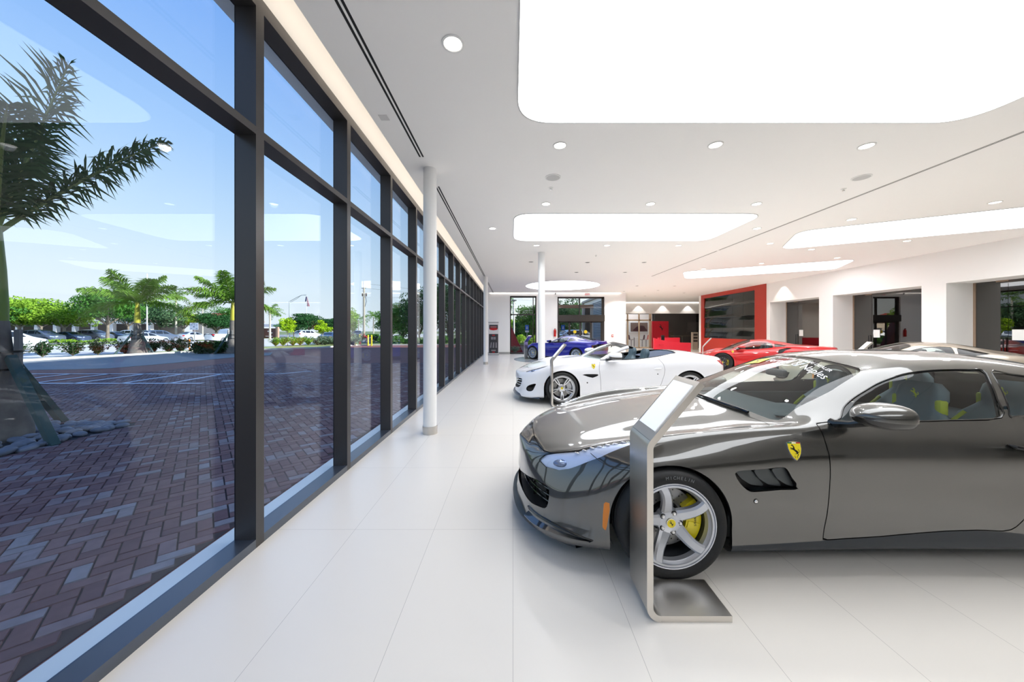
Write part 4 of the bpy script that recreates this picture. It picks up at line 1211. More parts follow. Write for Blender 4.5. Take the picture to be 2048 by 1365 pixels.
# ---- ceiling with its light cove along the glass wall
struct(G().box((-1.62, YB, CEIL), (7.25, YF + .25, 4.3)).box((7.25, YB, CEIL), (19.2, 35.2, 4.3)), 'ceiling', CEILM)
g = G().box((-2.2, YB, 4.42), (-1.62, 24, 4.5)).box((-2.2, YB, 3.985), (-1.90, 24, 4.42))
struct(g, 'trim_1', WALLW, label='white light cove above the window wall')
tag(G().box((-1.66, -3, 4.305), (-1.63, YF, 4.335)).build('cove_light', mat('cove_glow', (255, 255, 255), .5, emit=(255, 240, 222), strength=5.)), 'hidden warm light strip in the cove above the window wall', 'light')

# ---- window wall: one bay per mullion
PANE = glassmat('window_pane', (.86, .92, .985), 1.25)
nwin = 0
def bay(y0, y1, i):
    """bay between mullion faces y0..y1, its mullion beyond y1"""
    e = empty('window_%d' % i, (-1.98, y0, 0), kind='structure')
    def part(g, n, m): return g.build(n, m, e)
    w = y1 - y0
    part(G().box((-.012, w, 0), (.143, w + .08, 3.985)), 'mullion', BRONZE)
    part(G().box((-.014, 0, 2.965), (.143, w, 3.02)), 'transom', BRONZE)
    part(G().box((-.014, 0, 3.885), (.143, w, 3.985)), 'head_frame', BRONZE)
    part(G().box((.113, 0, 0), (.143, w, .062)).box((-.014, 0, 0), (.113, w, .058)), 'sill', mat('sill_metal', (96, 102, 112), .28, .7))
    part(G().box((-.012, 0, .058), (-.004, w, 2.965)), 'lower_pane', PANE)
    part(G().box((-.012, 0, 3.02), (-.004, w, 3.885)), 'upper_pane', PANE)
for k in range(-7, 15):
    y0 = 2.466 + 1.357 * (k - 1) + .08; nwin += 1
    bay(y0, y0 + 1.277, nwin)

# ---- far wall with a window and the entrance
g = G()
for a, b in (((-2.2, YF, 0), (-.2, YF + .3, CEIL)), ((-.2, YF, 3.80), (1.53, YF + .3, CEIL)), ((1.53, YF, 0), (2.9, YF + .3, CEIL)), ((2.9, YF, 3.75), (5.97, YF + .3, CEIL)), ((5.97, YF, 0), (7.15, YF + .3, CEIL))): g.box(a, b)
struct(g, 'wall_far', WALLW)
struct(G().box((-1.9, YF - .02, 0), (-.2, YF, .14)).box((1.53, YF - .02, 0), (2.9, YF, .14)).box((5.97, YF - .02, 0), (7.15, YF, .14)), 'baseboard_far', GREYTRIM)
nwin += 1
e = empty('window_%d' % nwin, (-.2, YF + .1, 0), kind='structure')
FR = mat('dark_frame', (58, 54, 52), .4, .4)
FPANE = glassmat('far_pane', (.95, .97, .98), 1.25)
g = G()
for a, b in (((0, 0, 0), (.07, .14, 3.8)), ((1.66, 0, 0), (1.73, .14, 3.8)), ((0, 0, 3.70), (1.73, .14, 3.8)), ((0, 0, 2.55), (1.73, .14, 2.62)), ((0, 0, 0), (1.73, .14, .07)), ((1.50, .02, .07), (1.55, .12, 3.7))): g.box(a, b)
g.build('window_frame', FR, e); G().box((.07, .05, .07), (1.5, .06, 3.7)).build('pane', FPANE, e)
e = empty('door_1', (2.9, YF + .1, 0), kind='structure')
g = G()
for a, b in (((0, 0, 0), (.1, .16, 3.75)), ((2.92, 0, 0), (3.07, .16, 3.75)), ((0, 0, 3.65), (3.07, .16, 3.75)), ((1.43, 0, 2.5), (1.5, .12, 3.7))): g.box(a, b)
g.build('door_frame', FR, e)
G().box((0, -.14, 2.14), (3.07, .14, 2.56)).build('door_operator', FR, e)
G().box((.1, .06, 2.56), (2.92, .07, 3.65)).build('transom_pane', FPANE, e)
STK = mat('yellow_sticker', (220, 190, 40), .5)
for i in range(4):
    x0 = .1 + i * .705
    g = G()
    for a, b in (((0, 0, 0), (.06, .06, 2.14)), ((.645, 0, 0), (.705, .06, 2.14)), ((0, 0, 2.06), (.705, .06, 2.14)), ((0, 0, 0), (.705, .06, .1))): g.box((a[0] + x0, a[1] + (.04 if i in (0, 3) else 0), a[2]), (b[0] + x0, b[1] + (.04 if i in (0, 3) else 0), b[2]))
    d = g.build('door_leaf', FR, e)
    G().box((x0 + .06, .03, .1), (x0 + .645, .038, 2.06)).build('pane', FPANE, d)
    if i in (1, 2): G().cyl((x0 + .35, .01, 1.46), (x0 + .35, .025, 1.46), .11, None, 20).build('warning_sticker', STK, d)

# ---- wing beyond: return wall, bulkhead, lounge
CORR = mat('corrugated_siding', (128, 140, 158), .5, .3)
struct(G().box((7.15, YF, 0), (7.35, 31, CEIL)), 'wall_return', WALLW)
g = G().use(CORR)
P = [[(7.13 - (.03 if k % 2 else 0), y, -.05 + k * .07) for k in range(58)] for y in (YF + .3, 30.9)]
g.grid(P); struct(g, 'trim_2', None, label='grey corrugated siding on the outside of the return wall')
struct(G().box((7.35, 30, 3.02), (19, 30.4, CEIL)), 'wall_bulkhead', WALLW)
struct(G().box((7.35, 35, 0), (19.2, 35.3, CEIL)).box((19, 24, 0), (19.3, 35, CEIL)), 'wall_lounge', mat('dark_room_wall', (64, 60, 57), .6))

# ---- right wall: piers, lintel, offices behind glass
XR, XG = 13.26, 14.15
g = G().box((XR, YB, 3.0), (XG, 18.05, CEIL))
PIERS = [(14.30, 14.95), (10.56, 11.20), (6.82, 7.46), (3.07, 3.72), (-.68, -.03), (-4.43, -3.78), (-9, -7.5)]
for a, b in PIERS + [(17.80, 18.05)]: g.box((XR, a, 0), (XG, b, 3.0))
g.box((XR + .35, 18.05, 0), (XG, 24.27, CEIL)).box((XR, 24.27, 0), (19, 24.6, CEIL))
struct(g, 'wall_right', WALLW)
struct(G().box((18.4, YB, -.1), (18.6, 24.3, 4.2)), 'wall_office', mat('office_wall', (92, 86, 81), .7))
g = G().use(mat('office_wall'))
for a, b in PIERS[:-1]: g.box((XG, (a + b) / 2 - .06, 0), (18.4, (a + b) / 2 + .06, CEIL))
struct(g, 'wall_partition', None)
struct(G().box((XG, YB, 3.2), (18.4, 24.2, 3.3)), 'ceiling_office', mat('office_ceiling', (120, 116, 112), .8))
SMOKE = glassmat('smoked_glass', (.52, .50, .48), 1.9)
ops = [(14.95, 17.80), (11.20, 14.30), (7.46, 10.56), (3.72, 6.82), (-.03, 3.07), (-3.78, -.68), (-7.5, -4.43)]
PAPER = mat('paper', (240, 240, 238), .7)
for i, (a, b) in enumerate(ops):
    nwin += 1
    e = empty('window_%d' % nwin, (XG - .06, a, 0), kind='structure')
    w = b - a
    G().box((0, 0, 0), (.012, w - .75, 3.0)).build('pane', SMOKE, e)
    d = G().box((.0, w - .74, .02), (.012, w - .06, 2.98)).build('glass_door', SMOKE, e)
    G().tube([(-.02, w - .68, .75), (-.05, w - .68, .75), (-.05, w - .68, 1.35), (-.02, w - .68, 1.35)], .014, 8).build('door_handle', DARKMETAL, d)
    G().box((-.01, w - .06, 0), (.03, w, 3.0)).box((-.01, w - .75, 2.96), (.03, w - .5, 3.0)).build('door_stile', mat('tan_stile', (150, 128, 110), .5), e)
    if i < 4:
        tag(G().box((XG - .075, a + w - 1.06, 1.28), (XG - .068, a + w - .83, 1.58)).build('notice_sheet', PAPER), ['white notice sheet taped inside the glass office nearest the red display wall', 'white notice sheet on the middle glass office front', 'white notice sheet on the glass office behind the champagne coupe', 'white notice sheet on the glass office beside the dark grey sports car'][i], 'notice')
    if i < 4:
        for k in (.3, .62):
            tag(G().box((15.2, a + .4, 3.185), (15.28, b - .3, 3.2)).build('strip_light', mat('strip_glow', (255, 255, 255), .5, emit=(255, 225, 190), strength=1.6), loc=(k * 4 - 1, 0, 0)), 'warm strip light, %s of the pair in the %s glass office from the display wall' % ('nearer' if k < .5 else 'farther', ['first', 'second', 'third', 'fourth'][i]), 'light')
# back wall behind the camera, plus an added dark band for the car to reflect
struct(G().box((-2, YB - .3, 0), (19, YB, CEIL)), 'wall_back', WALLW)
struct(G().box((.2, YB, 0), (12.5, YB + .05, 1.15)), 'added_band_back', mat('added_dark_band', (34, 40, 48), .3))

# ---- red framed display wall
root = empty('display_wall', (XR, 18.05, 0), label='tall red-framed display wall with dark glass shelves in tiers', cat='display')
g = G().box((-.04, 0, 0), (.36, .83, CEIL)).box((-.04, 5.85, 0), (.36, 6.22, CEIL)).box((-.04, .83, 3.76), (.36, 5.85, CEIL)).box((-.04, .83, 0), (.36, 5.85, 1.04))
g.build('frame', mat('red_frame', (170, 45, 32), .4), root)
SH = mat('dark_display', (22, 27, 25), .1, 0., coat=.8)
for r in range(4):
    z0 = 1.04 + .68 * r
    for c in range(5):
        g = G(); y0 = .83 + 1.004 * c
        g.add([(-.01, y0 + .005, z0), (-.01, y0 + .999, z0), (.035, y0 + .999, z0 + .67), (.035, y0 + .005, z0 + .67), (.2, y0 + .005, z0), (.2, y0 + .999, z0)], [(0, 1, 2, 3), (0, 3, 4), (1, 5, 2), (0, 4, 5, 1)][:1] + [(0, 4, 3), (1, 2, 5), (0, 1, 5, 4), (3, 4, 5, 2)])
        g.build('display_panel', SH, root)
# ---- ceiling lights
def rounded(x0, y0, x1, y1, r, n=8):
    return fillet([(x0, y0), (x1, y0), (x1, y1), (x0, y1)], r, n)
def light_panel(c, sx, sy, rot, label, circ=False, r=.42):
    poly = [(sx * math.cos(2 * PI * k / 64), sx * math.sin(2 * PI * k / 64)) for k in range(64)] if circ else fillet([(-sx/2, -sy/2), (sx/2, -sy/2), (sx/2, sy/2), (-sx/2, sy/2)], r, 8)
    e = empty('ceiling_light', (c[0], c[1], CEIL), rot, label, 'light', 'large luminous ceiling panels')
    G().prism(poly, -.008, .02).build('diffuser', LIGHTPANEL, e)
    n = len(poly); k = 1 + .03 / (sx / 2)
    out = [(x * (1 + .012 / max(.5, sx / 2)), y * (1 + .012 / max(.5, sy / 2))) for x, y in poly]
    g = G(); g.add([(x, y, -.010) for x, y in poly] + [(x, y, -.010) for x, y in out] + [(x, y, .0) for x, y in out], [(i, (i + 1) % n, (i + 1) % n + n, i + n) for i in range(n)] + [(i + n, (i + 1) % n + n, (i + 1) % n + 2 * n, i + 2 * n) for i in range(n)])
    g.build('edge_trim', mat('panel_edge', (200, 200, 198), .5), e)
light_panel((2.68, 2.94), 5.25, 2.20, 0, 'largest luminous ceiling panel directly above the dark grey sports car')
light_panel((2.68, -2.42), 5.25, 2.20, 0, 'added unseen ceiling panel behind the viewpoint, for reflections on the dark grey sports car')  # out of view, added so the car side reflects a bright ceiling
light_panel((2.65, 8.29), 5.25, 2.18, 0, 'luminous ceiling panel above the white convertible')
light_panel((2.7, 18.9), 2.0, 2.0, 0, 'round luminous ceiling disc above the blue coupe', True)
light_panel((9.88, 8.15), 5.35, 2.15, rad(-28.5), 'slanted luminous ceiling panel above the champagne coupe')
light_panel((9.95, 14.05), 5.35, 2.2, rad(-28.5), 'slanted luminous ceiling panel above the red sports car')

def cp(px, py):
    s = (661 - py) / 2.44
    return (px - 1026) / s, 690 / s
def spot(x, y, z, w, ang=110, blend=.5, col=(1, .95, .88)):
    l = bpy.data.lights.new('lamp', 'SPOT'); l.energy = w; l.spot_size = rad(ang); l.spot_blend = blend; l.shadow_soft_size = .06; l.color = col
    o = bpy.data.objects.new('lamp', l); COL.objects.link(o); o.location = (x, y, z); return o
RING = mat('white_ring', (232, 232, 230), .5)
def lampset(name, bright):
    g1 = G().use(RING).lathe([(.082, 0), (.095, 0), (.095, -.008), (.08, -.010), (.072, -.004), (.07, .0)], 28)
    if bright: g2 = G().use(LAMP).lathe([(.072, -.005), (.0005, -.005)], 24)
    else: g2 = G().use(BLACK).lathe([(.075, -.004), (.05, .0), (.0005, .0)], 24)
    return g1.mesh('ring'), g2.mesh('bulb')
lm = {b: lampset('d', b) for b in (True, False)}
def downlight(x, y, label, bright=True, grp='bright recessed downlights'):
    o = bpy.data.objects.new('downlight', lm[bright][0]); COL.objects.link(o); o.location = (x, y, CEIL)
    tag(o, label, 'downlight', grp)
    b = bpy.data.objects.new('bulb' if bright else 'lamp_well', lm[bright][1]); COL.objects.link(b); b.parent = o
ordn = ['first', 'second', 'third', 'fourth', 'fifth', 'sixth', 'seventh']
downlight(*cp(906, 87), 'large bright round downlight between the window wall and the largest luminous panel')
for rown, pts in (('just beyond the largest luminous panel', [(1120, 291), (1431, 290), (1733, 292)]),
                  ('before the panel over the white convertible', [(1092, 408), (1301, 408), (1513, 408)]),
                  ('beyond the panel over the white convertible', [(1073, 491), (1214, 491), (1357, 491)]),
                  ('beside the slanted panel over the champagne coupe', [(1540, 487), (1703, 439), (1990, 405)]),
                  ('between the two slanted luminous panels', [(1623, 499), (1674, 516), (1814, 482)]),
                  ('beside the slanted panel over the red car', [(1407, 538), (1523, 527)])):
    for p in pts: spot(*cp(*p), CEIL - .02, 120 if p[0] > 1600 else 60, 150, .8, (.96, .98, 1))
    for i, p in enumerate(pts): downlight(*cp(*p), 'bright downlight, %s from the left %s' % (ordn[i], rown))
downlight(*cp(985, 457), 'small bright downlight between the first two window-side columns')
downlight(*cp(1514, 457), 'bright downlight just left of the long ceiling slot')
for rown, pts in (('in the nearer dark row before the round disc', [(1062, 524), (1175, 525), (1288, 525)]),
                  ('in the farther dark row before the round disc', [(1153, 545), (1250, 545)]),
                  ('over the reception desk', [(1274, 572), (1316, 581), (1349, 572), (1290, 592), (1368, 586), (1248, 583)])):
    for p in pts: spot(*cp(*p), CEIL - .02, 300 if 'desk' in rown else 60, 130)
    for i, p in enumerate(pts): downlight(*cp(*p), 'dark-looking recessed downlight, %s %s' % (ordn[i], rown), False, 'dark recessed downlights')
for p, l in (((1106, 355), 'round grey ceiling speaker on the window side'), ((1723, 355), 'round grey ceiling speaker right of the long ceiling slot')):
    x, y = cp(*p)
    e = tag(G().lathe([(.125, .0), (.125, -.006), (.11, -.009), (.0005, -.009)], 32).build('ceiling_speaker', RING), l, 'speaker'); e.location = (x, y, CEIL)
    G().lathe([(.108, -.0095), (.0005, -.0098)], 32).build('speaker_grille', mat('speaker_mesh', (196, 196, 195), .7), e)
for p, l in (((1102, 376), 'small sprinkler head beside the window-side speaker'), ((1687, 378), 'small sprinkler head near the right-hand speaker'), ((1192, 511), 'small sprinkler head before the round disc')):
    x, y = cp(*p)
    e = tag(G().lathe([(.04, 0), (.04, -.006), (.012, -.01), (.012, -.03), (.0005, -.03)], 16).build('ceiling_sprinkler', RING), l, 'sprinkler'); e.location = (x, y, CEIL)
    G().lathe([(.02, -.032), (.0005, -.036)], 12).build('deflector', CHROME, e)
x, y = cp(768, 235)
tag(G().box((x - .05, y - .05, CEIL - .006), (x + .05, y + .05, CEIL)).build('ceiling_plate', mat('plate_white', (215, 214, 212), .6)), 'small square access plate in the ceiling near the window wall', 'plate')
# slot diffusers
SLOT = mat('slot_black', (28, 28, 29), .6)
def slot(x, y0, y1, label, w=.022, gap=.022, z=CEIL, two=True, m=None):
    e = empty('ceiling_vent', (x, y0, z), label=label, cat='air diffuser')
    G().box((-w - gap / 2, 0, -.003), (-gap / 2, y1 - y0, 0)).build('slot', m or SLOT, e)
    if two: G().box((gap / 2, 0, -.003), (w + gap / 2, y1 - y0, 0)).build('slot', m or SLOT, e)
slot(-1.285, -2, 4.85, 'twin-slot black air diffuser nearest the camera along the window wall')
slot(-1.285, 5.85, 15.6, 'long twin-slot black air diffuser between the two window-side columns')
slot(-1.285, 17.4, 22.3, 'far twin-slot black air diffuser beyond the second window-side column')
slot(6.27, -2, 10.5, 'near half of the long grey ceiling slot running down the room', .014, .016, m=mat('slot_grey', (120, 119, 117), .6))
slot(6.27, 10.6, 15.6, 'far half of the long grey ceiling slot running down the room', .014, .016, m=mat('slot_grey'))

# ---- columns
def column(x, y, r, label):
    o = tag(G().cyl((0, 0, 0), (0, 0, CEIL), r, None, 40).build('column', mat('white_column', (240, 240, 239), .45), loc=(x, y, 0)), label, 'column', None, 'structure')
    G().lathe([(r + .012, 0), (r + .012, .115), (r, .118)], 40).build('base_collar', STEEL, o)
column(-1.258, 5.23, .1, 'nearest slim white column by the window wall with a steel base collar')
column(-1.25, 15.8, .1, 'far slim white column by the window wall')
column(.895, 10.83, .11, 'white column between the convertible and the blue coupe')

# ---- steel information stands
BRUSH = mat('brushed_plate', (212, 207, 200), .3, 1.)
def brush(m):
    nt = m.node_tree; b = nt.nodes['Principled BSDF']
    tc = nt.nodes.new('ShaderNodeTexCoord'); mp = nt.nodes.new('ShaderNodeMapping'); mp.inputs['Scale'].default_value = (400, 400, 3)
    n = nt.nodes.new('ShaderNodeTexNoise'); n.inputs['Scale'].default_value = 1.
    nt.links.new(tc.outputs['Object'], mp.inputs[0]); nt.links.new(mp.outputs[0], n.inputs['Vector'])
    mr = nt.nodes.new('ShaderNodeMapRange'); mr.inputs['To Min'].default_value = .24; mr.inputs['To Max'].default_value = .4
    nt.links.new(n.outputs['Fac'], mr.inputs['Value']); nt.links.new(mr.outputs[0], b.inputs['Roughness'])
brush(BRUSH)
def stand(x, y, rz, label):
    e = empty('information_stand', (x, y, 0), rz, label, 'stand')
    W = .272; t = .034
    def strip(c, name):
        c = [Vector((p[0], 0, p[1])) for p in c]; L = []; R = []
        for i, p in enumerate(c):
            d = (c[min(i + 1, len(c) - 1)] - c[max(i - 1, 0)]).normalized()
            nn = Vector((-d.z, 0, d.x)) * t / 2
            L.append(p + nn); R.append(p - nn)
        g = G()
        poly = [(p.x, p.z) for p in L] + [(p.x, p.z) for p in reversed(R)]
        g.prism(poly, 0, -W, Matrix.Rotation(PI / 2, 4, 'X') )
        return g.build(name, BRUSH, e, 20)
    arc = lambda cx, cz, r, a0, a1, n=8: [(cx + r * math.cos(rad(a0 + (a1 - a0) * k / n)), cz + r * math.sin(rad(a0 + (a1 - a0) * k / n))) for k in range(n + 1)]
    strip([(.455, .017), (.0775, .017)], 'base')
    strip([(.0775, .017)] + arc(.0775, .0775, .0605, 270, 180)[1:] + [(.017, .92)] + arc(.0775, .92, .0605, 180, 140, 5)[1:], 'upright')
    p0 = (.0775 + .0605 * math.cos(rad(140)), .92 + .0605 * math.sin(rad(140)))
    d = (math.cos(rad(50)), math.sin(rad(50)))
    strip([p0, (p0[0] + d[0] * .41, p0[1] + d[1] * .41)], 'head')
    nx, nz = -d[1], d[0]
    q = lambda a, b, y: (p0[0] + d[0] * a + nx * b, y, p0[1] + d[1] * a + nz * b)
    g = G().add([q(.055, .0175, .025), q(.055, .0175, W - .025), q(.375, .0175, W - .025), q(.375, .0175, .025), q(.055, .022, .025), q(.055, .022, W - .025), q(.375, .022, W - .025), q(.375, .022, .025)],
                [(4, 7, 6, 5), (0, 1, 5, 4), (1, 2, 6, 5), (2, 3, 7, 6), (3, 0, 4, 7)])
    g.build('screen', mat('stand_panel_glow', (248, 250, 252), .25, emit=(240, 246, 255), strength=.3), e, 0)  # faint glow added to whiten the printed panel
stand(.715, 1.84, 0, 'nearest brushed-steel information stand beside the front wheel of the dark grey sports car')
stand(.775, 6.95, 0, 'brushed-steel information stand in front of the front wheel of the white convertible')
stand(7.05, 12.85, rad(-29), 'slim steel information stand at the nose of the red sports car')
stand(.585, 18.39, rad(-43), 'steel information stand at the nose of the blue coupe')
stand(8.25, 8.3, rad(-28), 'steel information stand showing its white panel above the roof of the dark grey sports car')

# ---- floor disc under the blue car
tag(G().lathe([(2.45, 0), (2.45, .018), (2.43, .02), (.001, .02)], 80).build('floor_disc', mat('disc_grey', (150, 155, 160), .25, .2), loc=(2.5, 18.45, 0)), 'round grey floor disc under the blue coupe', 'platform')

# ---- far end furnishings
e = empty('banner_stand', (-1.22, 21.6, 0), 0, 'roll-up banner with a red logo patch and dark picture by the window-wall corner', 'banner')
g = G().use(mat('banner_white', (222, 218, 215), .6)).box((-.31, 0, .06), (.31, .006, 2.05))
BK = mat('banner_dark', (58, 56, 58), .6)
g.use(BK).box((-.29, -.003, .12), (.29, 0, 1.33)).box((-.27, -.003, 1.62), (.27, 0, 1.9))
g.use(BADGE_R).add([(-.27, -.004, 1.66), (-.2, -.004, 1.58), (0, -.004, 1.555), (.2, -.004, 1.58), (.27, -.004, 1.66), (.15, -.004, 1.70), (-.15, -.004, 1.70)], [(0, 1, 2, 3, 4, 5, 6)])
g.box((-.08, -.004, 1.22), (.08, -.003, 1.27)).box((-.08, -.004, .17), (.08, -.003, .22))
g.use(mat('banner_grey', (132, 128, 132), .6)).box((-.16, -.004, .98), (-.02, -.003, 1.14)).box((.0, -.004, .98), (.14, -.003, 1.14)).box((-.14, -.004, .26), (.14, -.003, .34))
for x0, dx in ((-.2, -.03), (-.05, -.01), (.1, .02)): g.add([(x0 + dx, -.004, .46), (x0 + dx + .1, -.004, .46), (x0 + .1, -.004, .8), (x0 + .03, -.004, .8)], [(0, 1, 2, 3)])
g.use(mat('banner_rose', (196, 120, 120), .6)).box((-.2, -.004, 1.74), (.2, -.003, 1.80))
g.build('banner_sheet', None, e, 0)
G().rbox((0, 0, .035), (.68, .12, .07), .02, 2).build('base', GREYTRIM, e)
G().cyl((-.32, 0, 2.06), (.32, 0, 2.06), .014).cyl((0, .03, .05), (0, .03, 2.05), .012).build('pole', DARKMETAL, e)
g = G().cyl((0, 0, -.2), (0, 0, .2), .075, None, 20).lathe([(.075, .2), (.05, .25), (.025, .27), (.025, .3), (.0005, .3)], 20)
e = tag(g.build('fire_extinguisher', mat('extinguisher_red', (190, 28, 26), .3), loc=(2.72, YF - .09, 1.35)), 'red fire extinguisher on the white pier left of the entrance', 'fire extinguisher')
G().box((-.02, -.06, .3), (.02, .03, .33)).tube([(.02, -.03, .3), (.08, -.04, .25), (.085, -.03, .0)], .01, 6).build('valve', BLACK, e)
e = tag(G().rbox((0, 0, 0), (.13, .06, .16), .012, 2).build('alarm_switch', mat('alarm_red', (180, 60, 54), .4), loc=(6.48, YF - .03, 1.2)), 'small red alarm pull on the white pier right of the entrance', 'alarm')
G().box((-.05, -.036, -.02), (.05, -.03, .03)).build('handle', WHITEP, e)
e = tag(G().box((-.16, -.02, -.1), (.16, .02, .1)).box((-.012, -.01, .1), (.012, .01, .16)).build('exit_sign', WHITEP, loc=(4.72, 21.9, 3.83)), 'small exit sign with red letters hanging above the entrance', 'sign')
G().text('EXIT', .15, Matrix.Translation((0, -.0215, 0)) @ Matrix.Rotation(PI / 2, 4, 'X'), .001).build('lettering', mat('exit_red', (220, 70, 70), .5, emit=(230, 60, 60), strength=.6), e, 0)
for p, l in (((1111, 586), 'white ceiling camera left of the exit sign'), ((1390, 598), 'white ceiling camera left of the red display wall'), ((1231, 600), 'white ceiling camera at the corner of the far wall')):
    x, y = cp(*p); y = min(y, 26)
    e = tag(G().cyl((0, 0, 0), (0, 0, -.05), .05, None, 16).build('ceiling_camera', WHITEP, loc=(x, y, CEIL)), l, 'camera'); G().ball((0, 0, -.06), .045, 8).build('dome', GLOSSBLACK, e)

for x, y in ((10.9, 29.72), (13.0, 29.72), (15.2, 29.72), (13.0, 16.9)): spot(x, y, CEIL - .02, 70, 84, .15)
for a, b, l in (((7.4, 29.93, 3.955), (18.9, 29.98, 3.99), 'glowing cove line along the top of the white bulkhead'), ((-1.5, YF - .06, 3.965), (7.0, YF - .02, 3.99), 'glowing cove line along the top of the far wall')):
    tag(G().box(a, b).build('cove_light', mat('cove_line', (255, 255, 255), .5, emit=(255, 248, 238), strength=3.)), l, 'light')
# lounge under the bulkhead
WOOD = mat('pale_oak', (206, 184, 156), .5)
e = empty('partition_screen', (9.35, 30.2, 0), label='pale oak framed glass partition of the lounge', cat='partition')
g = G()
for x in (.02, .65, 1.65, 2.58): g.box((x, 0, 0), (x + (.1 if x < 2 else .2), .12, 3.0))
g.box((0, 0, 2.38), (2.7, .12, 2.5)).box((0, 0, 0), (2.7, .12, .1))
g.build('frame', WOOD, e)
G().box((.3, .05, .1), (2.5, .06, 2.38)).build('pane', FPANE, e)
struct(G().box((8.6, 33.0, 0), (13.3, 33.1, 3.1)), 'wall_lounge_white', mat('lounge_white', (226, 220, 216), .6))
for x0, x1, l in ((11.15, 12.45, 'framed dark red car picture on the left lounge wall behind the oak partition'), (0, 0, None)):
    if l:
        e = tag(G().box((x0, 32.92, 1.35), (x1 + .45, 33.0, 2.35)).build('framed_picture', WHITEP), l, 'picture')
        G().box((x0 + .06, 32.90, 1.43), (x1 + .39, 32.925, 2.29)).build('print', mat('print_dusk', (120, 100, 92), .5), e)
        g = G().use(mat('print_car', (66, 34, 40), .5)).prism(smooth_poly([(x0 + .35, 1.5, 0), (x0 + .45, 1.72, 0), (x0 + .8, 1.98, 0), (x1 + .0, 1.98, 0), (x1 + .2, 1.72, 0), (x1 + .28, 1.5, 0)], 3) and [(p[0], p[1]) for p in smooth_poly([(x0 + .35, 1.5, 0), (x0 + .45, 1.72, 0), (x0 + .8, 1.98, 0), (x1 + .0, 1.98, 0), (x1 + .2, 1.72, 0), (x1 + .28, 1.5, 0)], 3)], 0, .006, Matrix.Translation((0, 32.9, 0)) @ Matrix.Rotation(PI / 2, 4, 'X'))
        g.build('printed_car', None, e)
def bar_chair(x, y, rz, rgb, label):
    e = empty('bar_chair', (x, y, 0), rz, label, 'chair', 'lounge chairs on slim stems')
    m = mat('chair_%d' % rgb[0], rgb, .5); g = G().use(m); P = []
    for i in range(9):
        t = i / 8
        px_, pz = ([-.24, -.1, .05, .16, .2, .225, .24, .25, .255][i], [.70, .68, .68, .70, .76, .86, .98, 1.08, 1.14][i])
        w = [.18, .21, .22, .22, .22, .22, .2, .16, .08][i]
        P.append([(px_ - .05 * (abs(k) / 4) ** 2 * (1 if i > 3 else 0), w * k / 4, pz + .03 * (abs(k) / 4) ** 2 * (1 if i < 4 else 0)) for k in range(-4, 5)])
    g.grid(P); s = g.build('seat_shell', None, e, 60)
    G().cyl((0, 0, .02), (0, 0, .68), .022).build('stem', DARKMETAL, e)
    G().lathe([(.2, 0), (.2, .012), (.03, .03), (.0005, .03)], 24).build('base', DARKMETAL, e)
bar_chair(10.75, 31.4, 0 + PI, (92, 62, 66), 'dark brown shell chair standing alone in the lounge')
bar_chair(11.75, 31.4, 0, (88, 58, 64), 'dark brown shell chair of the facing pair in the lounge')
bar_chair(12.3, 31.9, 0, (196, 120, 110), 'salmon shell chair at the right of the lounge')
e = empty('lounge_table', (11.2, 31.9, 0), label='thin round table among the lounge chairs', cat='table')
G().lathe([(.45, .9), (.45, .92), (.0005, .92)], 32).build('table_top', WHITEP, e); G().cyl((0, 0, 0), (0, 0, .9), .025).build('stem', DARKMETAL, e); G().lathe([(.22, 0), (.22, .012), (.0005, .02)], 24).build('base', DARKMETAL, e)
e = tag(G().box((11.95, 29.6, 0), (13.35, 29.75, 2.34)).build('horse_mural', REDL), 'tall red wall panel bearing a dark horse emblem behind the reception desk', 'panel')
G().prism([(x * .5, y * .62) for x, y in HORSE], 0, .012, Matrix.Translation((12.72, 29.6, 1.78)) @ Matrix.Rotation(PI / 2, 4, 'X')).build('horse_emblem', BADGE_K, e)
e = tag(G().box((12.4, 30.2, 0), (18.9, 30.23, 3.02)).build('glass_screen', SMOKE), 'dark smoked glass screen right of the red panel', 'partition')
e = tag(G().box((16.2, 32.2, 1.3), (18.2, 32.3, 2.4)).build('framed_picture', BLACK), 'dark framed picture behind the smoked glass screen', 'picture')
G().box((16.28, 32.18, 1.38), (18.12, 32.21, 2.32)).build('print', mat('print_grey', (110, 100, 98), .5), e)
e = empty('side_table', (15.5, 31.6, 0), label='small table with a thin top behind the smoked glass screen', cat='table')
G().box((-.9, -.3, 1.02), (.9, .3, 1.07)).build('table_top', WOOD, e); G().cyl((0, 0, 0), (0, 0, 1.02), .03).build('stem', WHITEP, e)
for x, y, l in ((11.0, 31.8, 'added luminous ceiling panel over the lounge chairs'), (15.6, 31.8, 'added luminous ceiling panel behind the smoked glass screen')):  # both panels added to brighten the lounge
    e = tag(G().box((-1.3, -1.1, -.03), (1.3, 1.3, 0)).build('ceiling_light', RING, loc=(x, y, CEIL)), l, 'light')
    G().box((-1.25, -1.05, -.035), (1.25, 1.25, -.03)).build('diffuser', LIGHTPANEL, e)
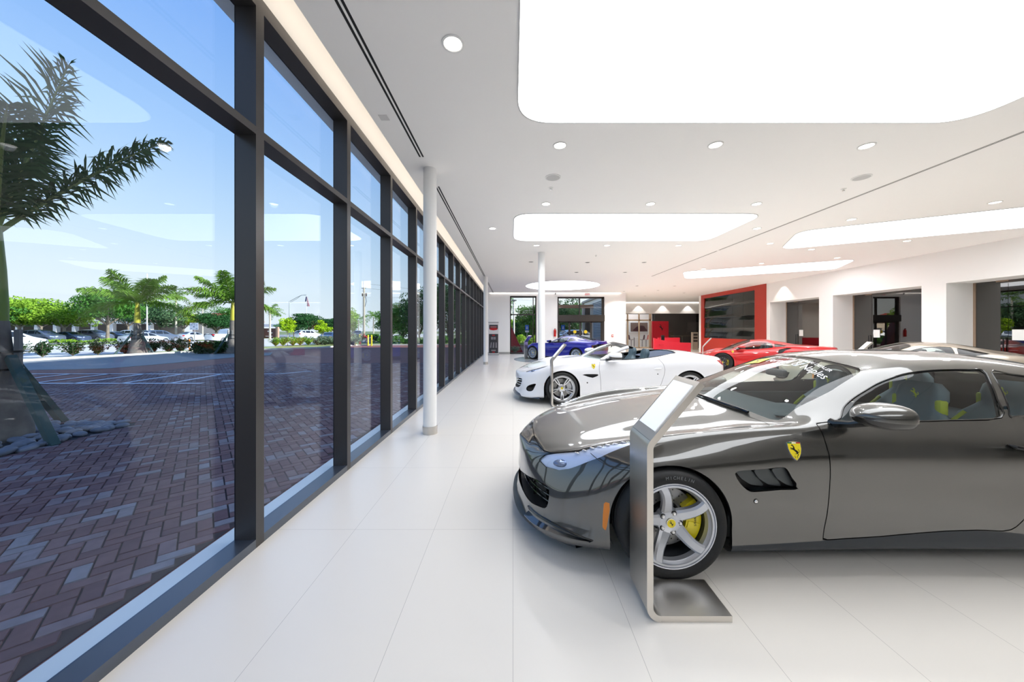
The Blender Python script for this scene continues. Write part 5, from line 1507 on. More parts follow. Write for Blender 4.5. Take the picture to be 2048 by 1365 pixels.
# reception desk
e = empty('reception_desk', (8.1, 19.3, 0), label='curved red reception desk sweeping up to a point at its left end', cat='desk')
g = G().use(REDL); P = []; n = 24
for i in range(n + 1):
    t = i / n
    x = 1.85 * t; y = .0 + .55 * (1 - t) ** 2.2
    h = .86 + .26 * (1 - t) ** 2.6 
    P.append([(x, y, 0), (x, y, h), (x, y + .07, h), (x, y + .07, 0)])
g.grid(P); g.add(P[0], [(0, 1, 2, 3)]); g.add(P[-1], [(3, 2, 1, 0)])
g.build('front_panel', None, e, 40)
G().box((.95, 2.2, 0), (2.3, 2.28, 1.1)).build('rear_panel', REDL, e)
G().box((.25, .3, .70), (1.83, 1.0, .74)).build('worktop', REDL, e)
tag(G().box((7.84, 19.858, .66), (7.90, 19.862, .72)).build('desk_badge', BADGE_K), 'tiny dark badge on the left end of the reception desk', 'badge') if False else None
e = empty('monitor', (8.62, 19.85, .74), rad(15), 'black computer monitor standing on the reception desk', 'monitor')
G().rbox((0, 0, .31), (.21, .04, .44), .008, 2).build('screen_housing', BLACK, e); G().cyl((0, .05, .0), (0, .03, .2), .02).build('stem', BLACK, e); G().rbox((0, .05, .006), (.2, .16, .012), .004, 1).build('base', BLACK, e)
e = empty('brochure_stand', (14.75, 27.9, 0), label='narrow tan brochure stand between the smoked glass and the red display wall', cat='stand')
G().box((-.22, 0, 0), (.22, .25, 1.4)).build('body', mat('tan_panel', (205, 190, 172), .5), e)
for k in range(3): G().box((-.16, -.03, .62 + .25 * k), (.16, .0, .78 + .25 * k)).build('brochure_pocket', mat('brochure_dark', (70, 62, 60), .5), e)
e = tag(G().box((7.9, 27.0, 0), (8.6, 27.7, .9)).build('podium', mat('dark_podium', (40, 38, 38), .5)), 'dark podium at the edge of the white far wall', 'podium')
G().rbox((8.25, 27.35, .93), (.8, .8, .06), .02, 2).build('top', BLACK, e)
# ---------------------------------------------------------------- outside
GZ = -.05
def gp(px, py, z=GZ):
    s = (py - 661) / (1.56 - z)
    return Vector(((px - 1026) / s, 690 / s, z))
def at(px, Y, z=GZ): return Vector(((px - 1026) * Y / 690, Y, z))
def hgt(py, Y): return 1.56 - (py - 661) * Y / 690

def poly_ground(name, pts, z, m, label=None, cat=None, kind='structure'):
    g = G().prism([(p[0], p[1]) for p in pts], z - .05, z)
    return tag(g.build(name, m, None, 0), label, cat, None, kind)

BRICKP = mat('brick_far', (138, 90, 80), .8, noise=(3., .12))
poly_ground('ground', [(-400, -200), (200, -200), (200, 500), (-400, 500)], -.16, mat('ground_green', (120, 132, 84), .9, noise=(.4, .2)))
poly_ground('parking_lot', [(-130, 20), (-56, 20), (-50, 130), (-130, 130)], -.10, mat('asphalt', (150, 152, 156), .85, noise=(.8, .08)))
poly_ground('road', [(-47, -40), (-27.5, -40), (-27.5, 26), (-24, 36), (-22, 48), (-24, 160), (-52, 160), (-49, 40)], -.10, mat('road_concrete', (206, 202, 194), .85, noise=(.5, .05)))
poly_ground('lawn', [(-52, -40), (-47, -40), (-49, 40), (-52, 160), (-56, 160), (-53, 40)], -.07, mat('lawn_green', (112, 136, 60), .9, noise=(2., .25)))
poly_ground('planting_bed', [(-27.5, -40), (-25.2, -40), (-25.2, 19), (-23.6, 25), (-17.6, 31), (-16.5, 36.5), (-10, 37.5), (20, 37.5), (20, 60), (-20, 60), (-24, 36), (-27.5, 26)], -.07, mat('bed_green', (150, 158, 92), .9, noise=(2., .2)))
poly_ground('pavement', [(-25.2, -40), (-2.2, -40), (-2.2, 22.5), (7.1, 22.5), (7.1, 37.5), (-10, 37.5), (-16.5, 36.5), (-17.6, 31), (-23.6, 25), (-25.2, 19)], -.064, BRICKP)
poly_ground('driveway', [tuple(p)[:2] for p in (gp(-260, 757), gp(75, 740), gp(150, 739), gp(220, 737), gp(340, 727), gp(470, 715), gp(540, 711), gp(545, 705.5), gp(470, 706.5), gp(345, 706), gp(200, 711), gp(55, 720), gp(-260, 735))], -.045, mat('driveway_concrete', (138, 140, 140), .8, noise=(.6, .05)))
# kerbs
g = G().use(mat('kerb_white', (216, 212, 204), .8))
for pts in ([(-25.2, -10), (-25.2, 19), (-23.6, 25), (-17.6, 31), (-16.5, 36.5), (-10, 37.5), (7, 37.5)],):
    for a, b in zip(pts, pts[1:]):
        A = Vector((*a, 0)); B = Vector((*b, 0)); d = (B - A).normalized(); n = Vector((-d.y, d.x, 0)) * .1
        g.add([A - n + Vector((0, 0, -.1)), B - n + Vector((0, 0, -.1)), B + n + Vector((0, 0, -.1)), A + n + Vector((0, 0, -.1)), A - n + Vector((0, 0, .06)), B - n + Vector((0, 0, .06)), B + n + Vector((0, 0, .06)), A + n + Vector((0, 0, .06))],
              [(4, 5, 6, 7), (0, 1, 5, 4), (1, 2, 6, 5), (2, 3, 7, 6), (3, 0, 4, 7)])
g.build('kerb', None, None, 0)['kind'] = 'structure'
# brick pavers in herringbone, near the glass
rng = np.random.default_rng(4)
def pavers():
    a = .104; j = .0035; V = []; F = []; cols = []
    c45, s45 = math.cos(rad(42)), math.sin(rad(42))
    rocks = lambda X, Y: X < -6.5 and Y < 5.95 and Y > -3 and X > -9.5
    N = 190
    for i in range(-N, N):
        for k in range(-N, N):
            m = (i - k) % 4
            if m == 0: r = (i * a, k * a, (i + 2) * a, (k + 1) * a)
            elif m == 3: r = (i * a, k * a, (i + 1) * a, (k + 2) * a)
            else: continue
            cx, cy = (r[0] + r[2]) / 2, (r[1] + r[3]) / 2
            X = cx * c45 - cy * s45 - 7.5; Y = cx * s45 + cy * c45 + 7.5
            if not (-14 < X < -2.32 and 0 < Y < 17) or rocks(X, Y): continue
            n = len(V); dz = rng.normal(0, .0012)
            for (x, y) in ((r[0] + j, r[1] + j), (r[2] - j, r[1] + j), (r[2] - j, r[3] - j), (r[0] + j, r[3] - j)):
                V.append((x * c45 - y * s45 - 7.5, x * s45 + y * c45 + 7.5, -.068))
            for (x, y) in ((r[0] + 2*j, r[1] + 2*j), (r[2] - 2*j, r[1] + 2*j), (r[2] - 2*j, r[3] - 2*j), (r[0] + 2*j, r[3] - 2*j)):
                V.append((x * c45 - y * s45 - 7.5, x * s45 + y * c45 + 7.5, -.05 + dz))
            F += [(n + 4, n + 5, n + 6, n + 7)] + [(n + q, n + (q + 1) % 4, n + 4 + (q + 1) % 4, n + 4 + q) for q in range(4)]
            cols += [rng.random()] * 5
    me = bpy.data.meshes.new('pavers'); me.from_pydata(V, [], F); me.update()
    at_ = me.attributes.new('tone', 'FLOAT', 'FACE'); at_.data.foreach_set('value', cols)
    m = mat('brick_paver', (150, 92, 80), .8); nt = m.node_tree; b = nt.nodes['Principled BSDF']
    an = nt.nodes.new('ShaderNodeAttribute'); an.attribute_name = 'tone'
    r = nt.nodes.new('ShaderNodeValToRGB'); e = r.color_ramp.elements
    e[0].color = (*s2l((112, 80, 84)), 1); e[1].color = (*s2l((150, 142, 148)), 1)
    q = r.color_ramp.elements.new(.35); q.color = (*s2l((126, 90, 90)), 1); q = r.color_ramp.elements.new(.72); q.color = (*s2l((136, 104, 104)), 1)
    tc = nt.nodes.new('ShaderNodeTexCoord'); ns = nt.nodes.new('ShaderNodeTexNoise'); ns.inputs['Scale'].default_value = 14; ns.inputs['Detail'].default_value = 6
    mx = nt.nodes.new('ShaderNodeMixRGB'); mx.blend_type = 'MULTIPLY'; mx.inputs[0].default_value = .5
    nt.links.new(tc.outputs['Object'], ns.inputs['Vector']); nt.links.new(an.outputs['Fac'], r.inputs['Fac'])
    nt.links.new(r.outputs[0], mx.inputs[1]); nt.links.new(ns.outputs['Fac'], mx.inputs[2]); nt.links.new(mx.outputs[0], b.inputs['Base Color'])
    me.materials.append(m)
    o = bpy.data.objects.new('brick_pavers', me); COL.objects.link(o)
    return tag(o, kind='structure')
pavers()
poly_ground('mortar_bed', [(-14, 0), (-2.3, 0), (-2.3, 17), (-14, 17)], -.0605, mat('mortar_dark', (70, 56, 54), .9))
# painted stall markings
g = G().use(mat('stall_paint', (226, 228, 230), .7))
def mark(a, b, w=.14):
    A = Vector((*a, 0)); B = Vector((*b, 0)); d = (B - A).normalized(); n = Vector((-d.y, d.x, 0)) * w / 2
    g.add([(A + n).to_tuple()[:2] + (-.046,), (A - n).to_tuple()[:2] + (-.046,), (B - n).to_tuple()[:2] + (-.046,), (B + n).to_tuple()[:2] + (-.046,)], [(0, 1, 2, 3)])
mark((-19, 12.7), (-8.6, 12.7)); mark((-17, 10.45), (-9.4, 10.45))
for x in (-10.42, -11.87, -13.3, -14.6, -16.0): mark((x, 10.45), (x - .25, 12.7))
mark((-9.2, 10.9), (-8.2, 11.3)); mark((-8.6, 12.7), (-8.0, 13.6))
g.build('stall_markings', None, None, 0)['kind'] = 'structure'

# unseen building mass above and beyond the showroom, heights set to shade the forecourt
struct(G().box((-2.25, -12, 4.5), (7.1, 22.8, 11)).box((7.1, -12, 4.32), (24, 31.2, 14)).box((7.1, 31.2, 4.32), (19.6, 35.6, 4.5)).box((19.3, -12, -.1), (19.6, 35.6, 4.4)).box((7.1, 35.3, -.1), (19.6, 35.6, 4.4)).box((-2.2, -9.6, -.1), (19.6, -9.4, 4.5)), 'roof', mat('unseen_mass', (190, 186, 180), .8))

# ---- foliage
def leafmat(name, rgb, var=.25):
    m = bpy.data.materials.new(name); m.use_nodes = True; nt = m.node_tree; nt.nodes.clear()
    o = nt.nodes.new('ShaderNodeOutputMaterial'); d = nt.nodes.new('ShaderNodeBsdfDiffuse'); t = nt.nodes.new('ShaderNodeBsdfTranslucent'); mx = nt.nodes.new('ShaderNodeMixShader')
    mx.inputs[0].default_value = .3
    tc = nt.nodes.new('ShaderNodeTexCoord'); n = nt.nodes.new('ShaderNodeTexNoise'); n.inputs['Scale'].default_value = 1.7
    r = nt.nodes.new('ShaderNodeValToRGB'); c = s2l(rgb)
    r.color_ramp.elements[0].position = .35; r.color_ramp.elements[1].position = .65
    r.color_ramp.elements[0].color = (*[v * (1 - var) for v in c], 1); r.color_ramp.elements[1].color = (*[min(1, v * (1 + var)) for v in c], 1)
    nt.links.new(tc.outputs['Object'], n.inputs['Vector']); nt.links.new(n.outputs['Fac'], r.inputs['Fac'])
    nt.links.new(r.outputs[0], d.inputs['Color']); nt.links.new(r.outputs[0], t.inputs['Color'])
    nt.links.new(d.outputs[0], mx.inputs[1]); nt.links.new(t.outputs[0], mx.inputs[2]); nt.links.new(mx.outputs[0], o.inputs['Surface'])
    return m
LF = dict(lime=leafmat('leaf_lime', (142, 178, 62)), mid=leafmat('leaf_mid', (84, 132, 58)), dark=leafmat('leaf_dark', (58, 98, 56)), grey=leafmat('leaf_grey', (92, 124, 86)),
          young=leafmat('leaf_young', (176, 204, 50)), palm=leafmat('leaf_palm', (118, 156, 62)), palmdark=leafmat('leaf_palm_dark', (66, 96, 54)), shrub=leafmat('leaf_shrub', (52, 80, 46)), silver=leafmat('leaf_silver', (134, 158, 130)))
BARK = mat('bark', (128, 116, 102), .9, noise=(4, .25)); BARKL = mat('bark_pale', (188, 178, 162), .9, noise=(4, .15))
PALMT = mat('palm_trunk', (120, 112, 104), .9, noise=(5, .25)); SHAFT = mat('palm_crownshaft', (120, 142, 62), .45); SHAFTY = mat('palm_crownshaft_yellow', (186, 178, 60), .45)

def leaves(c, rad3, nclump, nleaf, size, seed, flat=.7):
    r = np.random.default_rng(seed); V = []; F = []
    c = np.array(c, float); R = np.array(rad3, float)
    for q in range(nclump):
        d = r.normal(size=3); d /= np.linalg.norm(d)
        cc = c + d * R * r.uniform(.35, .85) ** 1.
        rr = R * r.uniform(.28, .42)
        for k in range(nleaf):
            e = r.normal(size=3); e /= np.linalg.norm(e)
            p = cc + e * rr * r.uniform(.75, 1.05) * np.array([1, 1, flat])
            n = e + r.normal(size=3) * .6; n /= np.linalg.norm(n)
            a = np.cross(n, r.normal(size=3)); a /= np.linalg.norm(a) + 1e-9; b = np.cross(n, a)
            s = size * r.uniform(.6, 1.3); i = len(V)
            V += [tuple(p - a * s - b * s * .1), tuple(p + b * s * .45), tuple(p + a * s), tuple(p - b * s * .45)]
            F.append((i, i + 1, i + 2, i + 3))
    return V, F
def raw(name, V, F, m, parent):
    me = bpy.data.meshes.new(name); me.from_pydata(V, [], F); me.materials.append(m); me.update()
    o = bpy.data.objects.new(name, me); COL.objects.link(o); o.parent = parent; return o
def broad(loc, h, w, leaf, label, seed, bark=BARK, th=.2, nc=40, nl=190, low=.28, group='trees across the street', size=None):
    e = empty('broadleaf_tree', loc, 0, label, 'tree', group)
    hc = h * (1 - low) / 2
    V, F = leaves((0, 0, h - hc), (w, w, hc), nc, nl, size or max(.09, w * .040), seed)
    raw('crown', V, F, LF[leaf], e)
    g = G().use(bark); g.tube([(0, 0, -.1), (.04, 0, h * low * .6), (0, .03, h * low * 1.2), (.05, 0, h * .6)], [th, th * .8, th * .7, th * .3], 8)
    r = random.Random(seed)
    for k in range(5):
        a = 2 * PI * k / 5 + r.random(); g.tube([(0, .02, h * low), (w * .3 * math.cos(a), w * .3 * math.sin(a), h * (low + .16)), (w * .6 * math.cos(a), w * .6 * math.sin(a), h * (low + .34))], [th * .55, th * .35, th * .12], 6)
    g.build('trunk', None, e, 60)
    return e
def frond_geo(path, n, ln, r, droop=.55, plum=2, wid=.02):
    """feather leaf: midrib along path, leaflets hanging to all sides"""
    P = smooth_poly(path, 10, False); V = []; F = []
    P = [Vector(p) for p in P]; m = len(P) - 1
    for k in range(n):
        t = (k + .5) / n; f = .10 + t * .90
        i = min(int(f * m), m - 1); u = f * m - i
        p = P[i].lerp(P[i + 1], u); d = (P[i + 1] - P[i]).normalized()
        side = d.cross(Vector((0, 0, 1)))
        if side.length < 1e-3: side = Vector((1, 0, 0))
        side.normalize(); up = side.cross(d)
        L = ln * (math.sin(PI * min(1, .18 + t * .80)) ** .6) * r.uniform(.8, 1.1)
        for s_ in (-1, 1):
            for q in range(plum):
                el = r.uniform(-.5, .75)
                dirv = (side * s_ * math.cos(el) + up * math.sin(el) + d * r.uniform(.45, .85)).normalized()
                a = p; b = p + dirv * L * .5; c = b + (dirv + Vector((0, 0, -droop * r.uniform(.6, 1.4)))).normalized() * L * .5
                w = d * wid; j = len(V)
                V += [tuple(a - w * .6), tuple(a + w * .6), tuple(b + w), tuple(b - w), tuple(c)]
                F += [(j, j + 1, j + 2, j + 3), (j + 3, j + 2, j + 4)]
    return V, F, P
def frond(parent, path, n, ln, r, m, **k):
    V, F, P = frond_geo(path, n, ln, r, **k)
    o = raw('frond', V, F, m, parent)
    L = len(P)
    G().tube(P, [.035 * (1 - i / L) + .006 for i in range(L)], 6).build('midrib', SHAFT, o)
    return o
def palm(loc, label, h_tr, h_shaft, fr, seed, rb=.5, rt=.2, leaf='palm', frlen=3., n=46, lln=.62, braces=(), name='royal_palm', ts=1., big=False):
    e = empty(name, loc, 0, label, 'palm tree', 'palms beside the forecourt')
    r = random.Random(seed)
    G().use(PALMT).lathe([(rb, -.1), (rb * .96, .15), (rb * .86, .3), (rb * .74, .6), (rb * .60, .95), (rt * 1.45, 1.3), (rt * 1.15, h_tr)], 24).build('trunk', None, e)
    G().use(SHAFT if big else SHAFTY).lathe([(rt * 1.1, h_tr - .02), (rt * 1.12, h_tr + .2), (rt * .95, h_tr + h_shaft * .55), (rt * .62, h_tr + h_shaft), (rt * .3, h_tr + h_shaft + .1)], 20).build('crownshaft', None, e)
    top = h_tr + h_shaft - .08
    for (az, el, L, dr) in fr:
        a = rad(az); E = rad(el); pts = []
        for k in range(6):
            t = k / 5
            hr = L * t * math.cos(E) * (1 - .06 * t); hz = L * t * math.sin(E) - dr * t * t
            pts.append((hr * math.cos(a), hr * math.sin(a), top + hz))
        frond(e, pts, n if not big or az < 65 else int(n * .6), lln * (1.3 if big and az < 61 else 1.), r, LF[leaf], wid=.02 * ts, droop=.9 if (big and az > 55) or not big else .55)
    for k, (ax, ay, az, bx, by) in enumerate(braces):
        d = Vector((bx, by, -.02)) - Vector((ax, ay, az)); g = G()
        u = d.normalized(); s = u.cross(Vector((0, 0, 1))).normalized() * .045; w = u.cross(s).normalized() * .045 * 2.2 / 2
        A = Vector((ax, ay, az)); B = Vector((bx, by, -.02))
        g.add([A - s - w, A + s - w, A + s + w, A - s + w, B - s - w, B + s - w, B + s + w, B - s + w], [(0, 1, 2, 3), (4, 7, 6, 5), (0, 4, 5, 1), (1, 5, 6, 2), (2, 6, 7, 3), (3, 7, 4, 0)])
        g.build('brace', mat('brace_green', (52, 78, 76), .7), e)
    if braces:
        for k in range(4):
            a = PI / 2 * k + .6; T = Matrix.Rotation(a, 4, 'Z')
            g = G(); g.box((rt * 1.5 + .02, -.05, .78), (rt * 1.5 + .07, .05, 1.62), T); g.build('batten', mat('batten_wood', (128, 124, 120), .8), e)
        for z in (1.02, 1.28): G().lathe([(rt * 1.5 + .085, z), (rt * 1.5 + .085, z + .03), (rt * 1.5 + .07, z + .03), (rt * 1.5 + .07, z)], 20, None, True).build('strap', DARKMETAL, e)
    return e
# near palm: fronds by (azimuth, elevation, length, droop)
vb = math.degrees(math.atan2(.82, .57))
palm((-7.61, 5.06, GZ), 'big palm just outside the nearest window pane, braced with green timbers on river stones', 1.75, 1.35,
     [(50, 77, 3.15, .2), (62, 55, 3.4, .55), (135, 66, 2.9, .5), (170, 50, 2.8, .9), (215, 66, 2.8, .6), (255, 52, 2.8, 1.0), (292, 66, 2.7, .7), (330, 56, 2.8, .9)],
     5, rb=.37, rt=.115, leaf='palmdark', n=58, lln=.74, big=True, ts=1.15, braces=[(.24, .0, 1.22, 1.18, -.22), (-.1, .22, 1.2, -.35, 1.05), (-.2, -.15, 1.2, -1.0, -.6)])
FR = [(0, 38, 3.3, .9), (40, 62, 3.0, .7), (75, 30, 3.2, 1.0), (115, 55, 3.2, .9), (150, 26, 3.3, .9), (190, 50, 3.2, .8), (225, 34, 3.2, 1.1), (262, 60, 3.0, .6), (300, 30, 3.3, 1.1), (335, 48, 3.2, .9), (20, 8, 3.0, 1.2), (200, 6, 3.0, 1.2)]
b3 = [(.26, 0, 1.35, 1.0, .1), (-.1, .24, 1.35, -.3, 1.0), (-.12, -.24, 1.35, -.5, -.95)]
p = gp(275, 709); palm(p, 'palm with braced trunk beyond the painted parking stall', 2.1, 1.4, FR, 8, rb=.5, rt=.15, n=60, lln=.85, braces=b3, ts=1.3)
p = gp(466, 707); palm(p, 'palm half hidden behind the first window mullion', 2.3, 1.3, [(a + 25, e_, L, d) for a, e_, L, d in FR], 9, rb=.5, rt=.15, n=60, lln=.85, braces=b3, ts=1.3)
def farpalm(px, Y, top, R, label, seed, th=.16):
    h = hgt(top, Y)
    e = empty('palm_tree', at(px, Y), 0, label, 'palm tree', 'palms across the street'); r = random.Random(seed)
    G().use(BARKL).lathe([(th * 1.3, -.1), (th, .6), (th * .8, h - .3), (th * .7, h)], 10).build('trunk', None, e)
    V = []; F = []
    for k in range(15):
        a = 2 * PI * k / 15 + r.random() * .3; el = rad(r.uniform(-15, 70)); pts = []
        for q in range(5):
            t = q / 4; pts.append((R * t * math.cos(el) * math.cos(a), R * t * math.cos(el) * math.sin(a), h + R * t * math.sin(el) - R * .45 * t * t))
        v, f, _ = frond_geo(pts, 18, R * .26, r, wid=R * .02, plum=1); n = len(V); V += v; F += [tuple(i + n for i in q) for q in f]
    raw('crown', V, F, LF['palm'], e)
for a in ((352, 60, 592, 3.4, 'tall palm between the broad trees left of the first mullion', 1), (405, 75, 618, 3., 'palm in front of the red-roofed house', 2), (540, 60, 622, 2.6, 'palm just right of the first mullion', 3), (747, 80, 634, 3., 'small far palm right of the utility pole', 4), (717, 86, 640, 3., 'small far palm left of the utility pole', 5), (764, 84, 643, 3., 'small far palm at the third mullion', 6)): farpalm(*a)

for i, (px, Y, top, w, lf, lab) in enumerate([(38, 47, 588, 4.3, 'lime', 'lime green broad tree just right of the big palm'), (128, 50, 596, 4.2, 'lime', 'lime green broad tree behind the parked car row'), (82, 62, 600, 4.5, 'grey', 'grey green tree behind the two lime green trees'),
        (215, 49, 574, 4.3, 'mid', 'tallest mid green tree over the parked cars'), (318, 60, 600, 4.6, 'grey', 'dark grey green tree right of the braced palm'), (366, 63, 614, 2.8, 'lime', 'small lime tree beside the tall far palm'),
        (432, 62, 622, 3.6, 'dark', 'dark tree in front of the red-roofed house'), (462, 66, 608, 3.6, 'mid', 'green tree behind the half hidden palm'), (618, 76, 624, 4.4, 'dark', 'dark spreading tree below the flag'), (662, 78, 634, 3.6, 'dark', 'dark tree left of the second mullion'),
        (588, 92, 640, 4.2, 'mid', 'low green tree behind the street lamp'), (256, 70, 600, 4.5, 'dark', 'dark tree behind the braced palm'), (-40, 44, 590, 4.2, 'mid', 'green tree hidden behind the big palm trunk'),
        (680, 100, 645, 5., 'mid', 'far green tree behind the second mullion'), (745, 70, 668, 2., 'mid', 'low round bush right of the utility pole')]):
    b = at(px, Y); broad(b, hgt(top, Y), w, lf, lab, 20 + i, BARKL if lf == 'lime' else BARK, .22, low=.30)
for i, (px, Y, top, w, lf, lab) in enumerate([(782, 50, 618, 2.2, 'mid', 'first bushy tree of the thicket right of the third mullion'), (806, 46, 604, 2.3, 'mid', 'second bushy tree of the thicket right of the third mullion'), (838, 44, 578, 2.6, 'dark', 'taller dark tree of the thicket left of the near column'), (868, 44, 560, 2.6, 'dark', 'tall dark tree directly behind the near column'),
        (896, 46, 566, 3., 'mid', 'tree of the thicket just right of the near column'), (926, 44, 560, 3., 'dark', 'dark tree of the thicket behind the middle mullions'), (950, 46, 570, 3., 'mid', 'tree of the thicket behind the far mullions'), (985, 46, 575, 3., 'mid', 'tree beyond the window-wall corner'),
        (1031, 50, 632, 2.2, 'lime', 'low pale tree in the lower left of the far window'), (1066, 42, 606, 2.4, 'mid', 'tall tree on the right side of the far window'), (1050, 46, 640, 2.2, 'dark', 'dark tree low in the middle of the far window'), (1095, 42, 600, 3., 'mid', 'tree hidden behind the far wall pier'), (1128, 42, 590, 2.8, 'dark', 'dark tree left in the entrance glazing'), (1152, 40, 600, 2.4, 'grey', 'grey green tree in the middle of the entrance glazing'), (1180, 42, 598, 2.8, 'mid', 'tree right in the entrance glazing')]):
    b = at(px, Y); broad(b, hgt(top, Y), w, lf, lab, 60 + i, BARK, .16, low=.14, nc=34, nl=170, group='thicket beyond the far end', size=.13)
for px, Y, top, w, lab in ((575, 37, 634, .95, 'young yellow green tree left of the white hatchback'), (645, 38, 640, .95, 'young yellow green tree right of the white hatchback')):
    broad(at(px, Y), hgt(top, Y), w, 'young', lab, int(px), BARKL, .045, nc=26, nl=60, low=.42, group='young trees on the kerb', size=.10)
broad(at(704, 44), hgt(612, 44), .8, 'lime', 'slim upright tree left of the utility pole', 7, BARKL, .05, nc=30, nl=40, low=.1, group='young trees on the kerb', size=.14)

# shrubs: two protos, copied
def shrub_proto(seed, lf, h, spread, n, kind='shrub'):
    e = empty(kind, (0, 0, 0)); r = random.Random(seed); g = G(); V = []; F = []
    for k in range(n):
        a = r.uniform(0, 2 * PI); l = r.uniform(.5, 1); sp = r.uniform(.2, 1) * spread
        tip = Vector((sp * math.cos(a), sp * math.sin(a), h * l)); mid = tip * .5 + Vector((0, 0, h * .08))
        g.tube([(0, 0, 0), mid, tip], [.014, .01, .004], 5)
        for q in range(18):
            t = .2 + .8 * q / 17; p = (mid * (1 - t) * 2 * t + tip * t * t) if t < 1 else tip
            d = Vector((r.gauss(0, 1), r.gauss(0, 1), r.gauss(.3, .7))).normalized(); s = d.cross(Vector((r.random(), r.random(), r.random()))).normalized()
            L = .125 * r.uniform(.7, 1.3); j = len(V)
            V += [tuple(p), tuple(p + d * L * .5 + s * L * .22), tuple(p + d * L), tuple(p + d * L * .5 - s * L * .22)]; F.append((j, j + 1, j + 2, j + 3))
    raw('foliage', V, F, LF[lf], e); g.build('stems', BARK, e, 60)
    return e
sp1 = shrub_proto(1, 'shrub', .85, .55, 40); sp2 = shrub_proto(2, 'shrub', .8, .65, 38)
used = set()
def put_shrub(proto, loc, rz, label, grp, sc=1.):
    o = proto if proto.name not in used else copy_tree(proto); used.add(proto.name)
    o.location = loc; o.rotation_euler = (0, 0, rz); o.scale = (sc,) * 3; tag(o, label, 'shrub', grp)
for i, (px, py) in enumerate([(85, 716), (146, 713), (196, 711), (250, 709.5), (305, 707), (338, 706.5), (362, 706), (28, 720)]):
    put_shrub((sp1, sp2)[i % 2], gp(px, py - 1), i * 1.3, 'small dark shrub on the kerb, %s to the right of the big palm trunk' % (ordn + ['eighth'])[i] if i < 7 else 'small dark shrub on the kerb behind the big palm trunk', 'shrubs along the kerb', 1.15)
sp3 = shrub_proto(3, 'lime', .75, .6, 40); sp4 = shrub_proto(4, 'silver', .8, .85, 60)
for i, (px, py) in enumerate([(552, 693), (566, 692.5), (586, 692), (600, 691.5), (617, 691)]): put_shrub(sp3, gp(px, py), i, 'low bright green shrub, %s from the left under the young yellow green trees' % ordn[i], 'bright shrubs along the kerb', 1.2)
for i, (px, py) in enumerate([(635, 690.5), (650, 690), (665, 690)]): put_shrub(sp4, gp(px, py), i, 'silvery shrub, %s from the left before the second mullion' % ordn[i], 'silvery shrubs along the kerb', 1.2)
put_shrub(sp4, gp(706, 692), 2., 'large silvery shrub on the kerb left of the yellow bollards', 'silvery shrubs along the kerb', 1.7)
# hedges (uncountable foliage)
def hedge(name, a, b, h, w, lf, label, n, seed):
    r = np.random.default_rng(seed); A = np.array(a, float); B = np.array(b, float); V = []; F = []
    d = (B - A) / np.linalg.norm(B - A); nrm = np.array([-d[1], d[0], 0])
    for k in range(n):
        t = r.random(); p = A + (B - A) * t + nrm * r.normal() * w * .4; p[2] = a[2] + h * (.1 + .9 * r.random() ** .6) * (.8 + .25 * math.sin(t * 40))
        n_ = r.normal(size=3); a_ = np.cross(n_, r.normal(size=3)); a_ /= np.linalg.norm(a_); b_ = np.cross(a_, n_ / np.linalg.norm(n_)); s = r.uniform(.06, .15); i = len(V)
        V += [tuple(p - a_ * s), tuple(p + b_ * s * .5), tuple(p + a_ * s), tuple(p - b_ * s * .5)]; F.append((i, i + 1, i + 2, i + 3))
    o = raw(name, V, F, LF[lf], None); return tag(o, label, 'hedge', None, 'stuff')
hedge('hedge_foliage', gp(396, 707), gp(472, 706), .75, 1.2, 'shrub', 'dense dark hedge on the kerb below the white pickup', 4200, 1)
hedge('hedge_foliage', (-15, 38.6, -.05), (-4, 38.6, -.05), .95, 1.2, 'mid', 'green hedge along the far kerb behind the middle mullions', 5200, 2)
hedge('hedge_foliage', (-3, 37.0, -.05), (8, 37.0, -.05), 1.1, 1.2, 'lime', 'bright hedge seen low through the far window and entrance', 5200, 3)
hedge('hedge_foliage', (-54, 40, -.05), (-53, 70, -.05), .5, 1.4, 'lime', 'low green hedge on the median in front of the parked cars', 4000, 4)
hedge('hedge_foliage', (-20, 40, -.05), (-17, 52, -.05), .9, 1.2, 'shrub', 'dark hedge behind the second young tree', 3000, 5)

# river stones under the big palm
rs = []
for k in range(3):
    g = G(); r = random.Random(k); g.ball((0, 0, 0), .085, 8, (1.25, .85, .5)); 
    for v in g.v: v *= 1 + r.uniform(-.05, .05)
    rs.append(g.mesh('river_stone', mat('river_stone_grey', (120, 124, 134), .6, noise=(3, .35)), 80))
rr = random.Random(3); cnt = 0; pts = []
while cnt < 190 and len(pts) < 190:
    x = rr.uniform(-9.2, -6.52); y = rr.uniform(4.0, 5.9)
    for _ in range(1):
        if all((x - a) ** 2 + (y - b) ** 2 > .0135 for a, b in pts) and (x + 7.61) ** 2 + (y - 5.06) ** 2 > .17: pts.append((x, y))
    cnt += .05
for i, (x, y) in enumerate(pts):
    o = bpy.data.objects.new('river_stone', rs[i % 3]); COL.objects.link(o); o.location = (x, y, -.035 + rr.uniform(0, .02)); o.rotation_euler = (rr.uniform(-.2, .2), rr.uniform(-.2, .2), rr.uniform(0, 6))
    tag(o, 'smooth grey river stone in the bed around the braced big palm', 'stone', 'river stones under the big palm')
poly_ground('stone_bed', [(-9.5, -3), (-6.5, -3), (-6.5, 5.95), (-9.5, 5.95)], -.058, mat('bed_dark', (60, 60, 64), .9))

